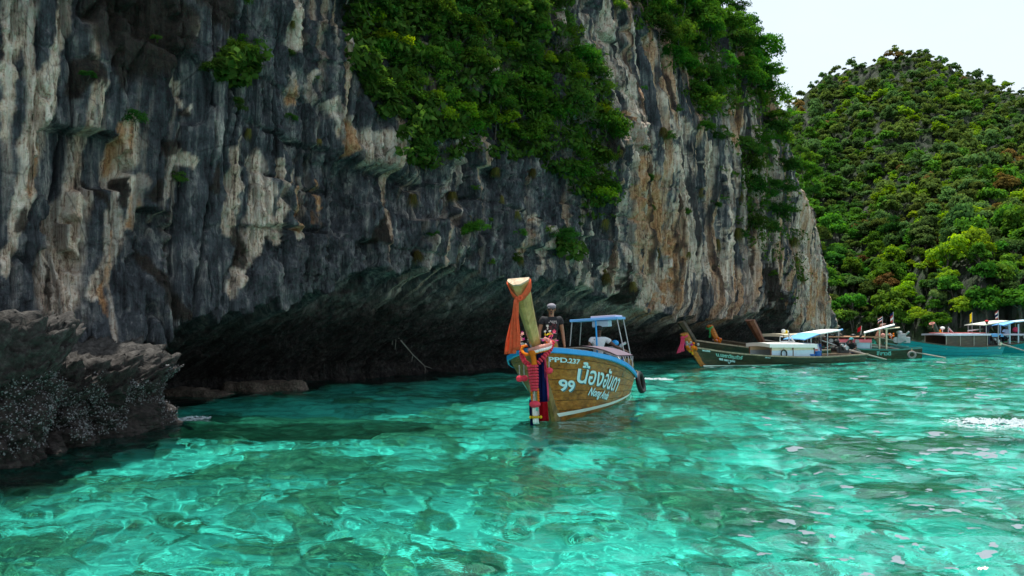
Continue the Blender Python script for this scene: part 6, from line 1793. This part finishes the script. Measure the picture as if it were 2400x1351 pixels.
def person(loc, rz, label, J, skin_m, top, bottom, hat=None, shades=False, moustache=False, sleeves=0.5, detail=True, hatm=M_CAPG, group='people on the boats'):
    """J: joint positions, x right hand side of the body, -y ahead, z up"""
    p = empty('person', loc, rz); tag(p, label, 'person', group)
    j = {k: Vector(v) for k, v in J.items() if k != 'yaw'}
    hd = j['head']; nk = j['neck']
    jj = {'pelvis': j['pelvis'], 'waist': j['pelvis'].lerp(j['chest'], 0.5), 'chest': j['chest'], 'neck': nk, 'chin': nk.lerp(hd, 0.45), 'head': hd, 'crown': hd+(hd-nk).normalized()*0.085}
    rd = {'pelvis': (0.135, 0.10), 'waist': (0.11, 0.08), 'chest': (0.115, 0.078), 'neck': 0.058, 'chin': 0.060, 'head': (0.078, 0.095), 'crown': (0.055, 0.065)}
    bn = [('pelvis', 'waist'), ('waist', 'chest'), ('chest', 'neck'), ('neck', 'chin'), ('chin', 'head'), ('head', 'crown')]
    for s in ('l', 'r'):
        for n, r in (('sh', 0.062), ('el', 0.042), ('wr', 0.030), ('hip', 0.088), ('kn', 0.060), ('an', 0.042), ('toe', 0.034)):
            jj[s+n] = j[s+n]; rd[s+n] = r
        w, e = j[s+'wr'], j[s+'el']; d = (w-e).normalized()
        jj[s+'palm'] = w+d*0.075; rd[s+'palm'] = (0.034, 0.017)
        bn += [('chest', s+'sh'), (s+'sh', s+'el'), (s+'el', s+'wr'), (s+'wr', s+'palm'), ('pelvis', s+'hip'), (s+'hip', s+'kn'), (s+'kn', s+'an'), (s+'an', s+'toe')]
        if detail:
            sx = 1 if s == 'l' else -1
            side = d.cross(Vector((0, -1, 0.2))).normalized()
            for q, (off, ln) in enumerate(((-0.026, 0.066), (-0.009, 0.076), (0.009, 0.072), (0.026, 0.058))):
                b = jj[s+'palm']+d*0.012+Vector((0, off, 0)); k1 = b+d*ln*0.55; k2 = k1+(d*0.8+Vector((-sx*0.5, 0, 0))).normalized()*ln*0.5
                for nm, pt, r in (('f%da' % q, k1, 0.0095), ('f%db' % q, k2, 0.0085)): jj[s+nm] = pt; rd[s+nm] = r
                bn += [(s+'palm', s+'f%da' % q), (s+'f%da' % q, s+'f%db' % q)]
            tb = w+d*0.03+Vector((0, -0.045, 0)); jj[s+'th'] = tb+d*0.03; rd[s+'th'] = 0.0105; bn.append((s+'palm', s+'th'))
    skin('body', jj, bn, rd, skin_m, p, 'pelvis', 2)
    # shirt
    tj = {'a': j['pelvis']+Vector((0, 0, -0.03)), 'w': jj['waist'], 'c': j['chest'], 'n': j['chest'].lerp(nk, 0.72)}
    tr = {'a': (0.158, 0.122), 'w': (0.152, 0.118), 'c': (0.175, 0.135), 'n': (0.090, 0.086)}
    tb = [('a', 'w'), ('w', 'c'), ('c', 'n')]
    for s in ('l', 'r'):
        tj[s+'s'] = j[s+'sh']+Vector((0, 0, 0.005)); tr[s+'s'] = 0.082
        tj[s+'e'] = j[s+'sh'].lerp(j[s+'el'], sleeves); tr[s+'e'] = 0.076
        tb += [('c', s+'s'), (s+'s', s+'e')]
    skin('shirt', tj, tb, tr, top, p, 'c', 2)
    bj = {'p': j['pelvis']+Vector((0, 0, 0.05)), 'q': j['pelvis']+Vector((0, 0, -0.06))}; br = {'p': (0.152, 0.116), 'q': (0.155, 0.118)}; bb = [('p', 'q')]
    for s in ('l', 'r'):
        bj[s+'h'] = j[s+'hip']; br[s+'h'] = 0.108; bj[s+'k'] = j[s+'kn']; br[s+'k'] = 0.085; bj[s+'a'] = j[s+'kn'].lerp(j[s+'an'], 0.75); br[s+'a'] = 0.072
        bb += [('q', s+'h'), (s+'h', s+'k'), (s+'k', s+'a')]
    skin('trousers', bj, bb, br, bottom, p, 'q', 2)
    f = Vector((0, -1, 0)); c = hd+Vector((0, 0, 0.0)); yaw = J.get('yaw', 0)
    Rm = Matrix.Rotation(yaw, 3, 'Z')
    def fp(x, y, z): return c+Rm @ Vector((x, y, z))
    if detail:
        mb = MB(); mb.ball(fp(0, -0.098, -0.018), (0.014, 0.022, 0.024), 8, 6); mb.ball(fp(0, -0.105, -0.030), (0.017, 0.016, 0.012), 8, 6); mb.build('nose', skin_m, p, True)
        mb = MB()
        for s in (-1, 1): mb.ball(fp(s*0.080, 0.0, -0.01), (0.012, 0.022, 0.032), 8, 6)
        mb.build('ear', skin_m, p, True)
        mb = MB(); mb.ball(fp(0, -0.088, -0.068), (0.026, 0.012, 0.008), 8, 5); mb.build('mouth', simple_mat('lips', (0.13, 0.05, 0.04), 0.5), p, True)
        if not shades:
            for s in (-1, 1):
                mb = MB(); mb.ball(fp(s*0.031, -0.088, 0.006), (0.014, 0.009, 0.008), 8, 5); mb.build('eye', M_GLASS, p, True)
    mb = MB(); mb.ball(fp(0, 0.022, 0.035), (0.088, 0.095, 0.080), 14, 9); mb.build('hair', M_HAIR, p, True)
    if shades:
        mb = MB()
        for s in (-1, 1): mb.ball(fp(s*0.034, -0.096, 0.008), (0.036, 0.014, 0.026), 10, 7)
        mb.bar(fp(-0.02, -0.104, 0.014), fp(0.02, -0.104, 0.014), 0.008, 0.008)
        for s in (-1, 1): mb.bar(fp(s*0.062, -0.085, 0.014), fp(s*0.086, 0.01, 0.012), 0.006, 0.01)
        mb.build('sunglasses', M_GLASS, p, True)
    if moustache:
        mb = MB(); mb.ball(fp(0, -0.097, -0.050), (0.032, 0.012, 0.008), 9, 5); mb.ball(fp(0, -0.072, -0.098), (0.024, 0.018, 0.014), 8, 5); mb.build('moustache', M_HAIR, p, True)
    if hat:
        mb = MB(); mb.ball(fp(0, 0.008, 0.055), (0.100, 0.112, 0.072), 18, 9)
        if hat == 'cap':
            P = []
            for i in range(5):
                t = i/4; P.append([fp(0.085*math.cos(a)*(1-0.2*t), -0.075-0.075*t-0.02*math.sin(a), 0.050-0.018*t-0.012*abs(math.cos(a))) for a in np.linspace(0.1, PI-0.1, 9)])
            mb.grid(P)
        elif hat == 'brim': mb.tube([fp(0, 0.008, 0.028), fp(0, 0.008, 0.036)], [0.19, 0.17], 18)
        mb.build('cap', hatm, p, True)
    return p

def stand(h=1.70, lean=(0, 0), arms='down', yaw=0.0, step=0.0):
    k = h/1.70; J = {'pelvis': (0, 0, 0.93), 'chest': (lean[0], lean[1], 1.28), 'neck': (lean[0]*1.2, lean[1]*1.3, 1.465), 'head': (lean[0]*1.25, lean[1]*1.4-0.012, 1.585)}
    for s, sx in (('l', 1), ('r', -1)):
        J[s+'sh'] = (sx*0.185+lean[0], lean[1], 1.395); J[s+'hip'] = (sx*0.09, 0, 0.86); J[s+'kn'] = (sx*0.11, -0.02-step*sx, 0.48); J[s+'an'] = (sx*0.12, 0.02-step*sx, 0.08); J[s+'toe'] = (sx*0.14, -0.14-step*sx, 0.04)
        if arms == 'down': J[s+'el'] = (sx*0.255+lean[0], 0.03, 1.11); J[s+'wr'] = (sx*0.265+lean[0], -0.06, 0.86)
        elif arms == 'reach': J[s+'el'] = (sx*0.26+lean[0], -0.12, 1.16); J[s+'wr'] = (sx*0.22+lean[0], -0.36, 1.10)
    J = {a: tuple(q*k for q in b) for a, b in J.items()}; J['yaw'] = yaw
    return J
def sit(h=1.70, lean=-0.06, reach=True, yaw=0.0):
    J = {'pelvis': (0, 0, 0.12), 'chest': (0, lean, 0.47), 'neck': (0, lean*1.3, 0.655), 'head': (0, lean*1.5-0.015, 0.79)}
    for s, sx in (('l', 1), ('r', -1)):
        J[s+'sh'] = (sx*0.185, lean, 0.585); J[s+'hip'] = (sx*0.09, -0.03, 0.10); J[s+'kn'] = (sx*0.15, -0.44, 0.14); J[s+'an'] = (sx*0.14, -0.42, -0.28); J[s+'toe'] = (sx*0.15, -0.56, -0.33)
        J[s+'el'] = (sx*0.27, lean-0.06, 0.33); J[s+'wr'] = (sx*0.25, lean-0.30, 0.26)
    if reach: J['lel'] = (0.40, lean-0.05, 0.40); J['lwr'] = (0.62, lean-0.12, 0.30)
    J['yaw'] = yaw
    return J

# the man standing in the bow
mp = pix(1292, 740, 16.9)
m1 = person((mp.x, 16.9, 0.58), 0.22, 'man in grey cap, sunglasses and black T-shirt standing behind the prow', stand(1.70, yaw=-0.35), M_SKIN, M_TEE, M_MUST, 'flat', True, True, 0.52)
rg = np.random.RandomState(3)
mb = MB()
for row, (z, n) in enumerate(((1.36, 4), (1.33, 3))):
    for k in range(5):
        mb.box((-0.07+0.034*k+0.01*rg.normal(), -0.148+0.006*abs(k-2), z-0.03+0.006*rg.normal()), (0.024, 0.008, 0.03-0.006*row))
mb.build('shirt_print', M_PRINT, m1)
mb = MB()
for k in range(26): mb.box((0.0+0.05*rg.normal(), -0.138, 1.20+0.045*rg.normal()), (0.02+0.02*rg.rand(), 0.01, 0.015+0.02*rg.rand()))
mb.build('shirt_print', M_PRINTR, m1)
mb = MB(); mb.box((0.01, -0.122, 1.075), (0.16, 0.008, 0.012)); mb.build('shirt_print', M_PRINT, m1)
# the driver under the raised roof
dp = BM @ Vector((-5.0, 0.0, 0.90))
person(tuple(dp), 0.10, 'man in white shirt steering beneath the raised blue roof', sit(1.70, -0.05), M_SKIND, M_TEEW, M_NAVYW, 'flat', False, False, 0.55, True, M_HAIR)
def far_person(o, loc, rz, label, J, top, bottom, hat=None, hatm=M_CAPG):
    return person(tuple(bl(o, loc)), o.rotation_euler.z+rz, label, J, M_SKIND, top, bottom, hat, False, False, 0.6, False, hatm)
far_person(bA, (fx_(1902, LA), 0.25, 0.30), 0.4, 'seated person in pale blue top under the white stern awning', sit(reach=False, lean=-0.16), M_GREYC, M_NAVYW)
far_person(bA, (fx_(1914, LA), 0.0, 0.30), 1.2, 'seated person in blue top beside the pale blue one', sit(reach=False, lean=-0.10), M_DENIM, M_DENIM)
far_person(bE, (fe(1946), 0.6, 0.30), 2.4, 'person in black bending over an engine left of the pink roof', sit(reach=False, lean=-0.2), M_TEE, M_NAVYW)
far_person(bE, (fe(2003), 0.8, 0.22), 2.6, 'person in dark top and teal cap in front of the pink roof', sit(reach=False, lean=-0.12), M_TEE, M_NAVYW, 'cap', M_TEALCAP)
far_person(bG, (fg(2293), 0.5, 0.45), -1.2, 'person in navy with red cap standing by the teal boat cabin', stand(1.62, arms='reach', step=0.06), M_NAVYW, M_NAVYW, 'cap', M_REDCAP)
far_person(bI, (fi(2356), 0.3, 0.9), 0.4, 'person in pale cap sitting beneath the blue awning', sit(reach=False), M_GREYC, M_NAVYW, 'brim', M_PALEB)
# ------------------------------------------------------------------ tell look-alikes apart by their order in the view
from bpy_extras.object_utils import world_to_camera_view as w2c
bpy.context.view_layer.update()
sets = {}
for o in C.objects:
    if o.parent is None and o.get('category') and o.get('group'):
        sets.setdefault((o['group'], o['label']), []).append(o)
ORD = ['first', 'second', 'third', 'fourth', 'fifth', 'sixth', 'seventh', 'eighth', 'ninth', 'tenth', 'eleventh', 'twelfth', 'thirteenth', 'fourteenth', 'fifteenth']
for (g, lab), os_ in sets.items():
    if len(os_) < 2 or len(os_) > 15: continue
    os_.sort(key=lambda o: w2c(C, cam, o.matrix_world.translation).x)
    if len(lab.split()) > 13: continue
    for i, o in enumerate(os_): o['label'] = ORD[i]+' from left, '+lab
